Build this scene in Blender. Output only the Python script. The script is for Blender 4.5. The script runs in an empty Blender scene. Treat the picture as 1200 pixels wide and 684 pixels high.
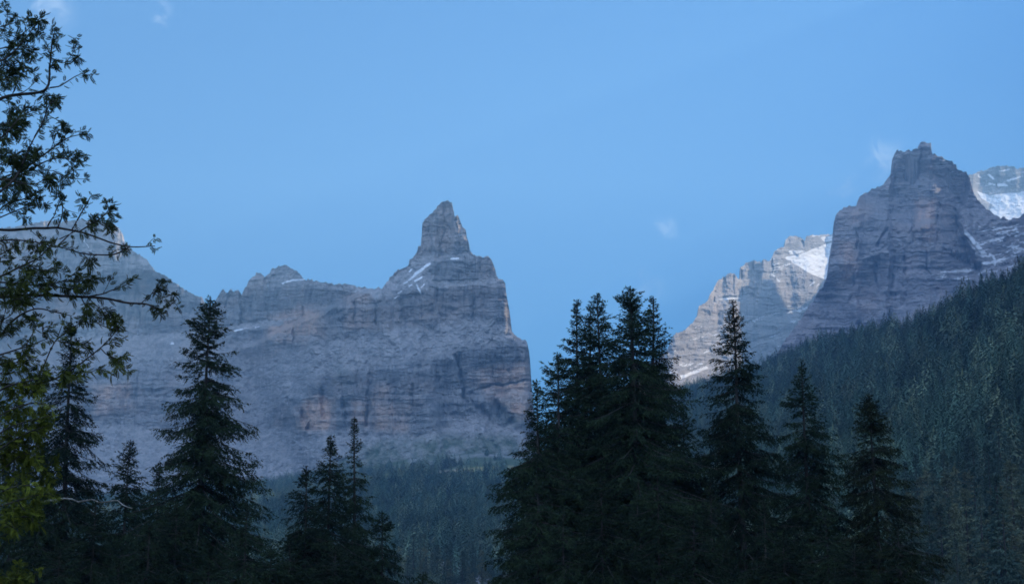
import bpy, math
import numpy as np
from mathutils import Vector, Euler

# ----------------------------------------------------------------- camera, sky, sun, exposure
PI = math.pi
sc = bpy.context.scene
COL = sc.collection
F_PX = 1847.0                       # focal length in pixels of a 1200 x 684 picture
PITCH = math.radians(12.0)
CAM_Z = 1.7
cam = bpy.data.cameras.new('camera')
cam.sensor_fit = 'HORIZONTAL'
cam.angle = 2*math.atan(600.0/F_PX)
cam.clip_start = 0.1
cam.clip_end = 40000
camo = bpy.data.objects.new('camera', cam)
COL.objects.link(camo)
camo.location = (0, 0, CAM_Z)
camo.rotation_euler = (PI/2+PITCH, 0, 0)
sc.camera = camo

SUN_AZ, SUN_EL = 55.0, 26.0
world = bpy.data.worlds.new('World')
sc.world = world
world.use_nodes = True
wn, wl = world.node_tree.nodes, world.node_tree.links
bg = wn['Background']
sky = wn.new('ShaderNodeTexSky')
sky.sky_type = 'NISHITA'
sky.sun_disc = False
sky.sun_elevation = math.radians(SUN_EL)
sky.sun_rotation = math.radians(SUN_AZ)
sky.altitude = 1500
sky.air_density = 1.0
sky.dust_density = 0.3
sky.ozone_density = 3.0
tint = wn.new('ShaderNodeMix'); tint.data_type = 'RGBA'; tint.blend_type = 'MULTIPLY'
tint.inputs[0].default_value = 1.0
tint.inputs[7].default_value = (0.195, 0.615, 0.91, 1)
wl.new(sky.outputs[0], tint.inputs[6])
bg.inputs['Strength'].default_value = 0.065

# faint wisps of high cloud, given as directions on the sky
def ray(px, py):
    u, v = (px-600.0)/F_PX, -(py-342.0)/F_PX
    d = Vector((u, math.cos(PITCH)-v*math.sin(PITCH), math.sin(PITCH)+v*math.cos(PITCH)))
    return d
tc = wn.new('ShaderNodeTexCoord')
wno = wn.new('ShaderNodeTexNoise'); wno.inputs['Scale'].default_value = 60; wno.inputs['Detail'].default_value = 6
wno.inputs['Distortion'].default_value = 1.5
wl.new(tc.outputs['Generated'], wno.inputs['Vector'])
thin = wn.new('ShaderNodeMapRange'); thin.interpolation_type = 'SMOOTHSTEP'
thin.inputs['From Min'].default_value = 0.35; thin.inputs['From Max'].default_value = 0.75
wl.new(wno.outputs['Fac'], thin.inputs['Value'])
prev = tint.outputs[2]
for (px, py, rad, amt) in ((784, 271, 0.010, 0.3), (763, 336, 0.014, 0.25), (1036, 186, 0.019, 0.36),
                           (992, 218, 0.011, 0.25), (191, 17, 0.008, 0.36), (62, 10, 0.020, 0.4)):
    d = ray(px, py).normalized()
    dist = wn.new('ShaderNodeVectorMath'); dist.operation = 'DISTANCE'
    warp = wn.new('ShaderNodeVectorMath'); warp.operation = 'MULTIPLY_ADD'
    wl.new(wno.outputs['Color'], warp.inputs[0])
    warp.inputs[1].default_value = (0.025, 0.025, 0.025)
    wl.new(tc.outputs['Generated'], warp.inputs[2])
    wl.new(warp.outputs[0], dist.inputs[0])
    dist.inputs[1].default_value = (d.x+0.0125, d.y+0.0125, d.z+0.0125)
    mr = wn.new('ShaderNodeMapRange'); mr.interpolation_type = 'SMOOTHERSTEP'
    mr.inputs['From Min'].default_value = rad*0.1; mr.inputs['From Max'].default_value = rad
    mr.inputs['To Min'].default_value = amt; mr.inputs['To Max'].default_value = 0.0
    wl.new(dist.outputs['Value'], mr.inputs['Value'])
    mx = wn.new('ShaderNodeMix'); mx.data_type = 'RGBA'
    wisp = wn.new('ShaderNodeMath'); wisp.operation = 'MULTIPLY'
    wl.new(mr.outputs[0], wisp.inputs[0]); wl.new(thin.outputs[0], wisp.inputs[1])
    wl.new(wisp.outputs[0], mx.inputs[0]); wl.new(prev, mx.inputs[6])
    mx.inputs[7].default_value = (8.5, 9.0, 9.6, 1)
    prev = mx.outputs[2]
# broken cloud, unseen, added behind the camera to brighten the rock faces
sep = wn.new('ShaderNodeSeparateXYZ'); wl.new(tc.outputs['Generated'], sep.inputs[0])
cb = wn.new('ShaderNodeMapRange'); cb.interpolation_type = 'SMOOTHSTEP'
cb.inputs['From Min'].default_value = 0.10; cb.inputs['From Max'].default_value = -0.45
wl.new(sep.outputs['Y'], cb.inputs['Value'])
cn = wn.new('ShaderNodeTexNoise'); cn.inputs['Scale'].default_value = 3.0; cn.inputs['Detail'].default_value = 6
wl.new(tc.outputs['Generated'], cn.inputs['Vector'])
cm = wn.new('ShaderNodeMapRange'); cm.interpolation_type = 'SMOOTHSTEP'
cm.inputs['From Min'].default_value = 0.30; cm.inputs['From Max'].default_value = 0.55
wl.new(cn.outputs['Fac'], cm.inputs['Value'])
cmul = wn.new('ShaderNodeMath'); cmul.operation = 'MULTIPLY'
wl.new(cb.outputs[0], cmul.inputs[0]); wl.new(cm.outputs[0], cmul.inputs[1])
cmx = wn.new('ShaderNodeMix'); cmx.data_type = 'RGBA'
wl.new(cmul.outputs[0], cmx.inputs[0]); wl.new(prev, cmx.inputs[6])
CLOUD_FILL = 14.0
cmx.inputs[7].default_value = (CLOUD_FILL*0.73, CLOUD_FILL*0.94, CLOUD_FILL*1.32, 1)
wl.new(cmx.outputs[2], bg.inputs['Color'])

sun = bpy.data.lights.new('sun', 'SUN')
sun.energy = 5.0
sun.angle = math.radians(0.5)
sun.color = (1.0, 0.83, 0.62)
suno = bpy.data.objects.new('sun', sun)
COL.objects.link(suno)
_a, _e = math.radians(SUN_AZ), math.radians(SUN_EL)
SUN_DIR = Vector((math.sin(_a)*math.cos(_e), math.cos(_a)*math.cos(_e), math.sin(_e)))
suno.rotation_euler = SUN_DIR.to_track_quat('Z', 'Y').to_euler()

sc.view_settings.view_transform = 'Standard'
sc.view_settings.look = 'None'
sc.view_settings.gamma = 1.0
sc.view_settings.use_curve_mapping = False
sc.view_settings.exposure = 1.6
HAZE_DENSITY = 1.65e-4
HAZE_COLOR = (0.30, 0.62, 1.0)
sc.cycles.use_denoising = True
sc.cycles.max_bounces = 5
sc.cycles.volume_bounces = 0
sc.cycles.filter_width = 1.7

# ----------------------------------------------------------------- helpers
RNG = np.random.default_rng(7)
_T = RNG.uniform(-1, 1, (64, 64, 64)).astype(np.float32)

def noise3(x, y, z):
    x, y, z = np.broadcast_arrays(np.asarray(x, float), np.asarray(y, float), np.asarray(z, float))
    xi, yi, zi = np.floor(x).astype(int), np.floor(y).astype(int), np.floor(z).astype(int)
    fx, fy, fz = x-xi, y-yi, z-zi
    fx, fy, fz = fx*fx*(3-2*fx), fy*fy*(3-2*fy), fz*fz*(3-2*fz)
    a = xi & 63; b = (xi+1) & 63; c = yi & 63; d = (yi+1) & 63; e = zi & 63; g = (zi+1) & 63
    l0 = (_T[a, c, e]*(1-fx)+_T[b, c, e]*fx)*(1-fy)+(_T[a, d, e]*(1-fx)+_T[b, d, e]*fx)*fy
    l1 = (_T[a, c, g]*(1-fx)+_T[b, c, g]*fx)*(1-fy)+(_T[a, d, g]*(1-fx)+_T[b, d, g]*fx)*fy
    return l0*(1-fz)+l1*fz

def fbm(x, y, z=0.0, octaves=4, gain=0.5):
    s, a, t = 0, 1.0, 0
    for k in range(octaves):
        s = s + a*noise3(np.asarray(x)*2.03**k+17.3*k, np.asarray(y)*2.03**k+5.1*k, np.asarray(z)*2.03**k+9.7*k)
        t += a; a *= gain
    return s/t

def smooth(e0, e1, x):
    t = np.clip((x-e0)/(e1-e0), 0, 1)
    return t*t*(3-2*t)

_cp, _sp = math.cos(PITCH), math.sin(PITCH)
def point(px, py, depth):
    """World point seen in direction (px, py) of the photograph at distance depth along +y."""
    u, v = (np.asarray(px, float)-600.0)/F_PX, -(np.asarray(py, float)-342.0)/F_PX
    dy = _cp-v*_sp; dz = _sp+v*_cp
    return np.stack(np.broadcast_arrays(depth*u/dy, depth, CAM_Z+depth*dz/dy), -1)

def project(p):
    x, y, z = p[..., 0], p[..., 1], p[..., 2]-CAM_Z
    w = y*_cp+z*_sp; v = -y*_sp+z*_cp
    return 600+F_PX*x/w, 342-F_PX*v/w

def mesh_obj(name, V, faces, mat, parent=None, smooth_shade=False, attrs=None, midx=None):
    """faces: list of (n,k) integer arrays."""
    me = bpy.data.meshes.new(name)
    V = np.ascontiguousarray(V, dtype=np.float32)
    me.vertices.add(len(V)); me.vertices.foreach_set('co', V.ravel())
    if not isinstance(faces, (list, tuple)):
        faces = [faces]
    loops = np.concatenate([f.ravel() for f in faces]).astype(np.int32)
    tot = np.concatenate([np.full(len(f), f.shape[1]) for f in faces]).astype(np.int32)
    start = np.concatenate([[0], np.cumsum(tot)[:-1]]).astype(np.int32)
    me.loops.add(len(loops)); me.loops.foreach_set('vertex_index', loops)
    me.polygons.add(len(tot)); me.polygons.foreach_set('loop_start', start)
    try:
        me.polygons.foreach_set('loop_total', tot)
    except Exception:
        pass
    me.polygons.foreach_set('use_smooth', np.full(len(tot), smooth_shade))
    for an, arr in (attrs or {}).items():
        at = me.attributes.new(an, 'FLOAT_COLOR', 'POINT')
        arr = np.asarray(arr, np.float32)
        if arr.shape[1] == 3:
            arr = np.concatenate([arr, np.ones((len(arr), 1), np.float32)], 1)
        at.data.foreach_set('color', np.ascontiguousarray(arr).ravel())
    me.update(calc_edges=True)
    me.materials.append(mat)
    o = bpy.data.objects.new(name, me)
    COL.objects.link(o)
    if parent is not None:
        o.parent = parent
    return o

def thing(name, label, cat, loc=(0, 0, 0), group=None):
    o = bpy.data.objects.new(name, None)
    COL.objects.link(o); o.location = loc
    o.empty_display_size = 0.5
    return tag(o, label, cat, group)

def tag(o, label, cat, group=None):
    o['label'] = label; o['category'] = cat
    if group: o['group'] = group
    return o

def dup(root, loc, rz, scale, label, group=None):
    r = root.copy(); COL.objects.link(r)
    r.location = loc; r.rotation_euler = (0, 0, rz); r.scale = (scale[0], scale[0], scale[1])
    r['label'] = label
    if group: r['group'] = group
    for ch in list(root.children):
        c = ch.copy(); COL.objects.link(c); c.parent = r
    return r

# ----------------------------------------------------------------- materials
def new_mat(name, rough=0.9, spec=0.2):
    m = bpy.data.materials.new(name); m.use_nodes = True
    n, l = m.node_tree.nodes, m.node_tree.links
    b = n['Principled BSDF']
    b.inputs['Roughness'].default_value = rough
    b.inputs['Specular IOR Level'].default_value = spec
    return m, n, l, b

def mixc(n, l, fac, a, b, blend='MIX'):
    x = n.new('ShaderNodeMix'); x.data_type = 'RGBA'; x.blend_type = blend
    for i, s in ((0, fac), (6, a), (7, b)):
        if isinstance(s, (int, float)): x.inputs[i].default_value = s
        elif isinstance(s, tuple): x.inputs[i].default_value = (*s, 1) if len(s) == 3 else s
        else: l.new(s, x.inputs[i])
    return x.outputs[2]

def noise_node(n, l, vec, scale, detail=5, rough=0.6, dist=0.0, stretch=None):
    if stretch:
        mp = n.new('ShaderNodeMapping'); mp.inputs['Scale'].default_value = stretch
        l.new(vec, mp.inputs['Vector']); vec = mp.outputs[0]
    t = n.new('ShaderNodeTexNoise')
    t.inputs['Scale'].default_value = scale; t.inputs['Detail'].default_value = detail
    t.inputs['Roughness'].default_value = rough; t.inputs['Distortion'].default_value = dist
    l.new(vec, t.inputs['Vector'])
    return t.outputs['Fac']

def ramp(n, l, fac, lo, hi, a=0.0, b=1.0):
    r = n.new('ShaderNodeMapRange'); r.interpolation_type = 'SMOOTHSTEP'
    r.inputs['From Min'].default_value = lo; r.inputs['From Max'].default_value = hi
    r.inputs['To Min'].default_value = a; r.inputs['To Max'].default_value = b
    l.new(fac, r.inputs['Value'])
    return r.outputs[0]

def math_node(n, l, op, a, b):
    x = n.new('ShaderNodeMath'); x.operation = op; x.use_clamp = True
    for i, s in ((0, a), (1, b)):
        if isinstance(s, (int, float)): x.inputs[i].default_value = s
        else: l.new(s, x.inputs[i])
    return x.outputs[0]

def rock_material(name, cliff_a, cliff_b, scree, orange):
    m, n, l, b = new_mat(name, 0.95, 0.1)
    geo = n.new('ShaderNodeNewGeometry')
    pos = geo.outputs['Position']
    at = n.new('ShaderNodeAttribute'); at.attribute_name = 'paint'
    at2 = n.new('ShaderNodeAttribute'); at2.attribute_name = 'cover'
    s1 = n.new('ShaderNodeSeparateColor'); l.new(at.outputs['Color'], s1.inputs[0])
    s2 = n.new('ShaderNodeSeparateColor'); l.new(at2.outputs['Color'], s2.inputs[0])
    streak = noise_node(n, l, pos, 0.045, 7, 0.68, 1.2, (1, 1, 0.42))
    strata = noise_node(n, l, pos, 0.05, 6, 0.7, 0.4, (0.09, 0.09, 1.6))
    grain = noise_node(n, l, pos, 0.055, 9, 0.75)
    big = noise_node(n, l, pos, 0.008, 4, 0.6)
    fine = noise_node(n, l, pos, 0.11, 6, 0.7, 0.5, (0.55, 1, 1.5))
    c = mixc(n, l, ramp(n, l, streak, 0.32, 0.68), cliff_a, cliff_b)
    c = mixc(n, l, ramp(n, l, strata, 0.4, 0.62, 0.0, 0.35), c, tuple(v*0.62 for v in cliff_a))
    c = mixc(n, l, ramp(n, l, big, 0.45, 0.62, 0.0, 0.45), c, tuple(0.5*(p+q) for p, q in zip(cliff_b, orange)))
    oc = mixc(n, l, ramp(n, l, streak, 0.34, 0.54), tuple(v*0.6 for v in orange), orange)
    c = mixc(n, l, s1.outputs[0], c, oc)
    sco = mixc(n, l, ramp(n, l, grain, 0.40, 0.62), tuple(v*0.62 for v in scree), scree)
    rubble = noise_node(n, l, pos, 0.16, 5, 0.7, 0.3, (0.6, 0.6, 1.3))
    sco = mixc(n, l, ramp(n, l, rubble, 0.56, 0.68, 0.0, 0.75), sco, tuple(v*0.30 for v in scree))
    sco = mixc(n, l, ramp(n, l, rubble, 0.36, 0.26, 0.0, 0.6), sco, tuple(v*1.25 for v in scree))
    c = mixc(n, l, s2.outputs[0], c, sco)
    gr = mixc(n, l, ramp(n, l, grain, 0.4, 0.6), (0.05, 0.085, 0.04), (0.10, 0.12, 0.06))
    c = mixc(n, l, s1.outputs[2], c, gr)
    c = mixc(n, l, ramp(n, l, grain, 0.35, 0.7, 0.0, 0.35), c, tuple(v*1.25 for v in scree))
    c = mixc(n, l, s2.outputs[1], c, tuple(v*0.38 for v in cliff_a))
    snn = n.new('ShaderNodeMath'); snn.operation = 'MULTIPLY_ADD'
    l.new(fine, snn.inputs[0]); snn.inputs[1].default_value = 0.9; l.new(s1.outputs[1], snn.inputs[2])
    sn = ramp(n, l, snn.outputs[0], 1.16, 1.26)
    c = mixc(n, l, sn, c, (0.86, 0.87, 0.88))
    l.new(c, b.inputs['Base Color'])
    bump = n.new('ShaderNodeBump'); bump.inputs['Strength'].default_value = 0.8; bump.inputs['Distance'].default_value = 9
    l.new(math_node(n, l, 'MULTIPLY', math_node(n, l, 'ADD', math_node(n, l, 'MULTIPLY', grain, 0.6), math_node(n, l, 'MULTIPLY', streak, 0.4)), math_node(n, l, 'SUBTRACT', 1.0, sn)), bump.inputs['Height'])
    l.new(bump.outputs[0], b.inputs['Normal'])
    return m

M_PALE = rock_material('pale_limestone', (0.24, 0.232, 0.225), (0.42, 0.40, 0.385), (0.50, 0.47, 0.45), (0.52, 0.42, 0.34))  # paler rock, its lightness also standing in for stronger sun
M_ROCK = rock_material('limestone', (0.125, 0.125, 0.13), (0.26, 0.25, 0.245), (0.42, 0.39, 0.38), (0.62, 0.39, 0.27))
M_MID = rock_material('mauve_limestone', (0.165, 0.155, 0.165), (0.32, 0.295, 0.295), (0.44, 0.40, 0.39), (0.60, 0.40, 0.30))

def foliage_material(name, dark, light, attr=True, scale=0.6, trans=0.15):
    m, n, l, b = new_mat(name, 0.85, 0.06)
    geo = n.new('ShaderNodeNewGeometry')
    f = noise_node(n, l, geo.outputs['Position'], scale, 3, 0.6)
    info = n.new('ShaderNodeObjectInfo')
    c = mixc(n, l, ramp(n, l, f, 0.35, 0.68), dark, light)
    if attr:
        at = n.new('ShaderNodeAttribute'); at.attribute_name = 'tone'
        c = mixc(n, l, 1.0, c, at.outputs['Color'], 'MULTIPLY')
    hv = n.new('ShaderNodeHueSaturation')
    hv.inputs['Hue'].default_value = 0.5
    l.new(ramp(n, l, info.outputs['Random'], 0, 1, 0.75, 1.25), hv.inputs['Value'])
    l.new(c, hv.inputs['Color'])
    l.new(hv.outputs[0], b.inputs['Base Color'])
    if trans > 0:
        tr = n.new('ShaderNodeBsdfTranslucent'); l.new(hv.outputs[0], tr.inputs['Color'])
        ms = n.new('ShaderNodeMixShader'); ms.inputs[0].default_value = trans
        l.new(b.outputs[0], ms.inputs[1]); l.new(tr.outputs[0], ms.inputs[2])
        l.new(ms.outputs[0], n['Material Output'].inputs['Surface'])
    return m

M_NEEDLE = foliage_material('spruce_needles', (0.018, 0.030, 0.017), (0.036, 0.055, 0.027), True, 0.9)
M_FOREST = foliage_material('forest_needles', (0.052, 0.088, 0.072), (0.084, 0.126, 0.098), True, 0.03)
M_LEAF = foliage_material('rowan_leaves', (0.050, 0.066, 0.034), (0.075, 0.095, 0.042), True, 3.0, 0.3)

def bark_material(name, a, b_):
    m, n, l, b = new_mat(name, 0.95, 0.1)
    geo = n.new('ShaderNodeNewGeometry')
    f = noise_node(n, l, geo.outputs['Position'], 9, 5, 0.65, 0.3, (1, 1, 0.25))
    l.new(mixc(n, l, ramp(n, l, f, 0.35, 0.65), a, b_), b.inputs['Base Color'])
    bp = n.new('ShaderNodeBump'); bp.inputs['Distance'].default_value = 0.03
    l.new(f, bp.inputs['Height']); l.new(bp.outputs[0], b.inputs['Normal'])
    return m
M_BARK = bark_material('spruce_bark', (0.030, 0.027, 0.025), (0.085, 0.076, 0.07))
M_TWIG = bark_material('rowan_bark', (0.035, 0.030, 0.030), (0.075, 0.065, 0.06))
M_DEAD = bark_material('dead_wood', (0.14, 0.125, 0.11), (0.42, 0.39, 0.36))

def ground_material():
    m, n, l, b = new_mat('meadow_and_forest_floor', 1.0, 0.05)
    geo = n.new('ShaderNodeNewGeometry'); pos = geo.outputs['Position']
    at = n.new('ShaderNodeAttribute'); at.attribute_name = 'paint'
    s = n.new('ShaderNodeSeparateColor'); l.new(at.outputs['Color'], s.inputs[0])
    f = noise_node(n, l, pos, 0.05, 7, 0.7)
    c = mixc(n, l, ramp(n, l, f, 0.35, 0.65), (0.022, 0.034, 0.020), (0.045, 0.060, 0.032))
    c = mixc(n, l, s.outputs[0], c, mixc(n, l, ramp(n, l, f, 0.4, 0.6), (0.06, 0.095, 0.045), (0.12, 0.14, 0.075)))
    c = mixc(n, l, s.outputs[1], c, mixc(n, l, ramp(n, l, f, 0.4, 0.6), (0.20, 0.19, 0.185), (0.40, 0.375, 0.36)))
    l.new(c, b.inputs['Base Color'])
    return m
M_GROUND = ground_material()

# ----------------------------------------------------------------- ground: one polar sheet that carries the valley floor and the hillsides
# table by photograph column (or azimuth outside the frame): ridge distance, ridge elevation (tangent), distance where the slope starts
def az_of(px): return math.degrees(math.atan((px-600)/F_PX*1.02))
def tan_of(py): return math.tan(PITCH+math.atan((342-py)/F_PX))
_tab = [(-180, 3000, 0.20, 600), (-120, 3000, 0.20, 500), (-60, 3200, 0.20, 400), (-30, 3300, 0.13, 600),
        (az_of(0), 3400, tan_of(592), 700), (az_of(200), 3350, tan_of(582), 700), (az_of(330), 3200, tan_of(570), 700),
        (az_of(450), 3150, tan_of(541), 700), (az_of(560), 3150, tan_of(528), 700), (az_of(620), 3100, tan_of(532), 700),
        (az_of(700), 3000, tan_of(508), 620), (az_of(800), 2800, tan_of(462), 520), (az_of(850), 2600, tan_of(446), 470),
        (az_of(900), 2350, tan_of(433), 430), (az_of(950), 2100, tan_of(416), 400), (az_of(1000), 1880, tan_of(408), 380),
        (az_of(1050), 1680, tan_of(402), 360), (az_of(1100), 1500, tan_of(388), 340), (az_of(1150), 1360, tan_of(372), 330),
        (az_of(1200), 1250, tan_of(356), 320), (20, 1300, 0.26, 315), (23, 2300, 0.40, 320), (30, 3700, 0.54, 400), (45, 3500, 0.60, 500),  # unseen heights right of the frame, raised to block the sun
        (70, 3000, 0.62, 500), (110, 2700, 0.60, 500), (140, 2800, 0.40, 600), (180, 3000, 0.20, 600)]
_ta = np.array(_tab)
def ground_z(x, y):
    x = np.asarray(x, float); y = np.asarray(y, float)
    az = np.degrees(np.arctan2(x, y)); r = np.hypot(x, y)
    R = np.interp(az, _ta[:, 0], _ta[:, 1]); T = np.interp(az, _ta[:, 0], _ta[:, 2]); r0 = np.interp(az, _ta[:, 0], _ta[:, 3])
    t = (r-r0)/(R-r0)
    z = R*T*np.where(t < 0, 0, np.where(t < 1, np.abs(t)**1.12, 1-0.55*np.clip(t-1, 0, 0.9)**1.2))
    rough = smooth(60, 700, r)
    z = z+rough*(9*fbm(x/160, y/160, 3.3, 4)+2.0*fbm(x/25, y/25, 1.2, 3))+0.25*fbm(x/9, y/9, 0.5, 3)*(1-rough)
    return z

az1 = np.concatenate([np.arange(-180, -24, 2.0), np.arange(-24, 26, 0.16), np.arange(26, 181, 2.0)])
rr = np.concatenate([np.linspace(0.01, 40, 12), np.geomspace(45, 7600, 190)])
A, Rg = np.meshgrid(np.radians(az1), rr, indexing='ij')
GX, GY = Rg*np.sin(A), Rg*np.cos(A)
GZ = ground_z(GX, GY)
na, nr = A.shape
idx = np.arange(na*nr).reshape(na, nr)
Fq = np.stack([idx[:-1, :-1], idx[:-1, 1:], idx[1:, 1:], idx[1:, :-1]], -1).reshape(-1, 4)[:, ::-1]
GP = np.stack([GX, GY, GZ], -1).reshape(-1, 3)
gpx, gpy = project(GP)
inf = (GP[:, 1] > 200)
gn = fbm(GP[:, 0]/120, GP[:, 1]/120, 0, 4)
def tree_free(x, y):
    """1 where the forest leaves open meadow or stones."""
    p = np.stack([x, y, ground_z(x, y)], -1)
    px, py = project(p)
    n1 = fbm(np.asarray(x)/140, np.asarray(y)/140, 2.2, 4)
    meadow = smooth(592, 556, py+70*n1-np.interp(px, [250, 330, 430, 520, 600], [-60, -34, 2, -8, -22]))*(px < 720)*(y > 1500)
    return np.clip(meadow, 0, 1)
mead = tree_free(GP[:, 0], GP[:, 1])*inf
stones = inf*np.clip(smooth(0.12, 0.4, fbm(GP[:, 0]/60, GP[:, 1]/60, 8.2, 4))*smooth(560, 535, gpy+20*gn)*(gpx < 680)*(GP[:, 1] > 2000)
                     + smooth(690, 662, gpy)*0+smooth(652, 672, gpy+22*gn)*smooth(490, 520, gpx)*smooth(620, 590, gpx)*(GP[:, 1] < 1500), 0, 1)
high = smooth(650, 900, GP[:, 2])
gpaint = np.stack([mead, np.clip(stones+high, 0, 1), 0*mead], -1)
ground = mesh_obj('ground', GP, Fq, M_GROUND, smooth_shade=True, attrs={'paint': gpaint})
ground['kind'] = 'structure'

# ----------------------------------------------------------------- mountains
def seg_dist(px, py, pts):
    d = np.full(px.shape, 1e9)
    for (x0, y0), (x1, y1) in zip(pts[:-1], pts[1:]):
        dx, dy = x1-x0, y1-y0
        t = np.clip(((px-x0)*dx+(py-y0)*dy)/(dx*dx+dy*dy+1e-9), 0, 1)
        d = np.minimum(d, np.hypot(px-x0-t*dx, py-y0-t*dy))
    return d

def stroke(px, py, strokes):
    """strokes: (points, half width in px, strength) -> max field 0..1"""
    f = np.zeros(px.shape)
    for pts, w, s in strokes:
        pts = list(pts) if len(pts) > 1 else [pts[0], pts[0]]
        f = np.maximum(f, s*smooth(w*1.35, w*0.65, seg_dist(px, py, pts)))
    return f

def poly_mask(px, py, poly, soft=2.0):
    inside = np.zeros(px.shape, bool)
    n = len(poly)
    for i in range(n):
        (x0, y0), (x1, y1) = poly[i], poly[(i+1) % n]
        c = ((y0 > py) != (y1 > py))
        with np.errstate(divide='ignore', invalid='ignore'):
            xi = (x1-x0)*(py-y0)/(y1-y0+1e-12)+x0
        inside ^= c & (px < xi)
    d = seg_dist(px, py, list(poly)+[poly[0]])
    return np.clip(0.5+np.where(inside, d, -d)/(2*soft), 0, 1)

def massif(name, crest, base, depth0, ledges, cracks, orange, snow, grass, scree, steps, seed, tan_cliff=4.5, step=1.0,
           nv=290, relief=1.0, dark=(), back=(900, 0.9), crest_jag=1.0, dip=0.0, flute=1.0, streaks=(), mat=None):
    crest = np.array(sorted(crest, key=lambda p: p[0]), float)
    px1 = np.arange(crest[0, 0], crest[-1, 0]+0.01, step)
    cy = np.interp(px1, crest[:, 0], crest[:, 1])
    cy = cy+crest_jag*(2.2*fbm(px1/2.3, seed, 0, 3)+1.2*fbm(px1/7.0, seed+3, 0, 2)+1.0*np.round(1.4*fbm(px1/4.0, seed+6, 0, 2)))
    base = np.array(base, float)
    by = np.interp(px1, base[:, 0], base[:, 1])
    by = np.maximum(by, cy+6)
    D0 = np.array(depth0, float)
    y0 = np.interp(px1, D0[:, 0], D0[:, 1])
    lo, hi = by.max(), cy.min()
    rows = np.arange(lo, max(hi, 160), -1.0)
    if hi < 160: rows = np.concatenate([rows, np.arange(160, hi, -6.0)])
    rows = np.append(rows, hi)
    nv = len(rows)
    PX = np.repeat(px1[:, None], nv, 1)
    PY = np.clip(rows[None, :], cy[:, None], by[:, None])      # level rows of vertices, cut off at the crest and at the foot
    wx = PX+5*fbm(PX/22, PY/22, seed+1.1, 3)+1.6*fbm(PX/5, PY/5, seed+7.7, 2)
    wy = PY+4*fbm(PX/22, PY/22, seed+4.1, 3)+1.4*fbm(PX/5, PY/5, seed+2.7, 2)
    gx = PX+2.0*fbm(PX/45, PY/45, seed+1.1, 2); gy = PY+2.5*fbm(PX/45, PY/45, seed+4.1, 2)
    led = stroke(wx, wy, ledges)
    for poly, s in scree:
        led = np.maximum(led, s*poly_mask(wx, wy, poly, 4.0))
    # depth by integrating the slope of the face upwards on a regular grid
    ys = np.arange(by.max()+2, cy.min()-3, -0.5)
    QX, QY = np.meshgrid(px1, ys, indexing='ij')
    gx = QX+2.5*fbm(QX/45, QY/45, seed+1.1, 2); gy = QY+3.0*fbm(QX/45, QY/45, seed+4.1, 2)
    led_g = stroke(gx, gy, ledges)
    for poly, s in scree:
        led_g = np.maximum(led_g, s*poly_mask(gx, gy, poly, 5.0))
    bandf = lambda X_, Y_: fbm(X_/95+seed, (Y_+3.0*fbm(X_/45, Y_/45, seed+4.1, 2)+dip*(X_-500))/6.0, seed+30, 4, 0.6)
    bench_g = smooth(-0.06, -0.26, bandf(QX, QY))*(1-led_g)
    tan = (tan_cliff*(1-bench_g)+1.0*bench_g)*(1-led_g)+0.70*led_g
    acc = np.cumsum(0.5*y0[:, None]/F_PX/tan, 1)
    k = np.array([1, 3, 6, 8, 6, 3, 1.0]); k /= k.sum()
    acc = np.apply_along_axis(lambda c_: np.convolve(np.pad(c_, 3, mode='edge'), k, 'valid'), 0, acc)
    def lookup(c_, py):
        f = np.clip((ys[0]-py)/0.5, 0, len(ys)-1.001); q = f.astype(int); f = f-q
        return acc[c_, q]*(1-f)+acc[c_, q+1]*f
    ci = np.repeat(np.arange(len(px1))[:, None], nv, 1)
    Y = y0[:, None]+lookup(ci, PY)-lookup(ci[:, :1], by[:, None])
    bench = smooth(-0.06, -0.26, bandf(PX, PY))*(1-led)          # thin natural shelves between the hard beds
    # smooth across columns so that the rows of neighbouring columns agree
    for a, b, amt, soft in steps:                 # a step of amt metres across the line a-b (right-hand side nearer for amt<0)
        (ax, ay), (bx, by_) = a, b
        L = math.hypot(bx-ax, by_-ay)
        sd = ((bx-ax)*(wy-ay)-(by_-ay)*(wx-ax))/L
        along = ((bx-ax)*(wx-ax)+(by_-ay)*(wy-ay))/L
        Y += amt*smooth(-soft, soft, sd)*smooth(-25, 10, along)*smooth(L+25, L-10, along)
    for pts, w, dep in cracks:
        Y += dep*np.clip(0.45+1.3*fbm(PX/5+dep, PY/11, seed+77, 3), 0.0, 1.1)*smooth(w*1.1, w*0.15, seg_dist(wx, wy, pts))
    cl = 1-led
    big = fbm(PX/46+seed, PY/120, seed, 3)
    flu = fbm(PX/11+0.12*PY/11, PY/70, seed+5, 4, 0.55)
    flu2 = 1-np.abs(fbm(PX/5.5, PY/34, seed+9, 3))*2
    stra = fbm(PX/70+seed, wy/4.2, seed+2, 4, 0.6)
    gen = fbm(PX/14, PY/14, seed+3, 5, 0.6)
    ribs = np.abs(fbm(PX/17+0.2*fbm(PX/30, PY/30, seed+8, 2), PY/110, seed+40, 4, 0.55))
    blocks = fbm(PX/6.5, PY/5.0, seed+44, 3, 0.6)
    rub = fbm(PX/4.2, PY/2.6, seed+61, 3, 0.6); rub2 = fbm(PX/9+PY/14, PY/6, seed+66, 3)
    Y += relief*(60*big+cl*(flute*(10*flu-22*ribs-3*flu2)+10*stra+6*blocks)+(12+6*led)*gen+led*(7*rub+9*np.maximum(rub2, 0)))
    P = point(PX, PY, Y)
    # the far side falls away behind the crest
    nb = 14
    bt = np.linspace(0, 1, nb+1)[1:]
    cr = P[:, -1]
    drop = back[0]
    bk = np.repeat(cr[:, None, :], nb, 1)
    jag = 1+0.3*fbm(px1[:, None]/15, bt[None, :]*4, seed+13, 3)
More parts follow.
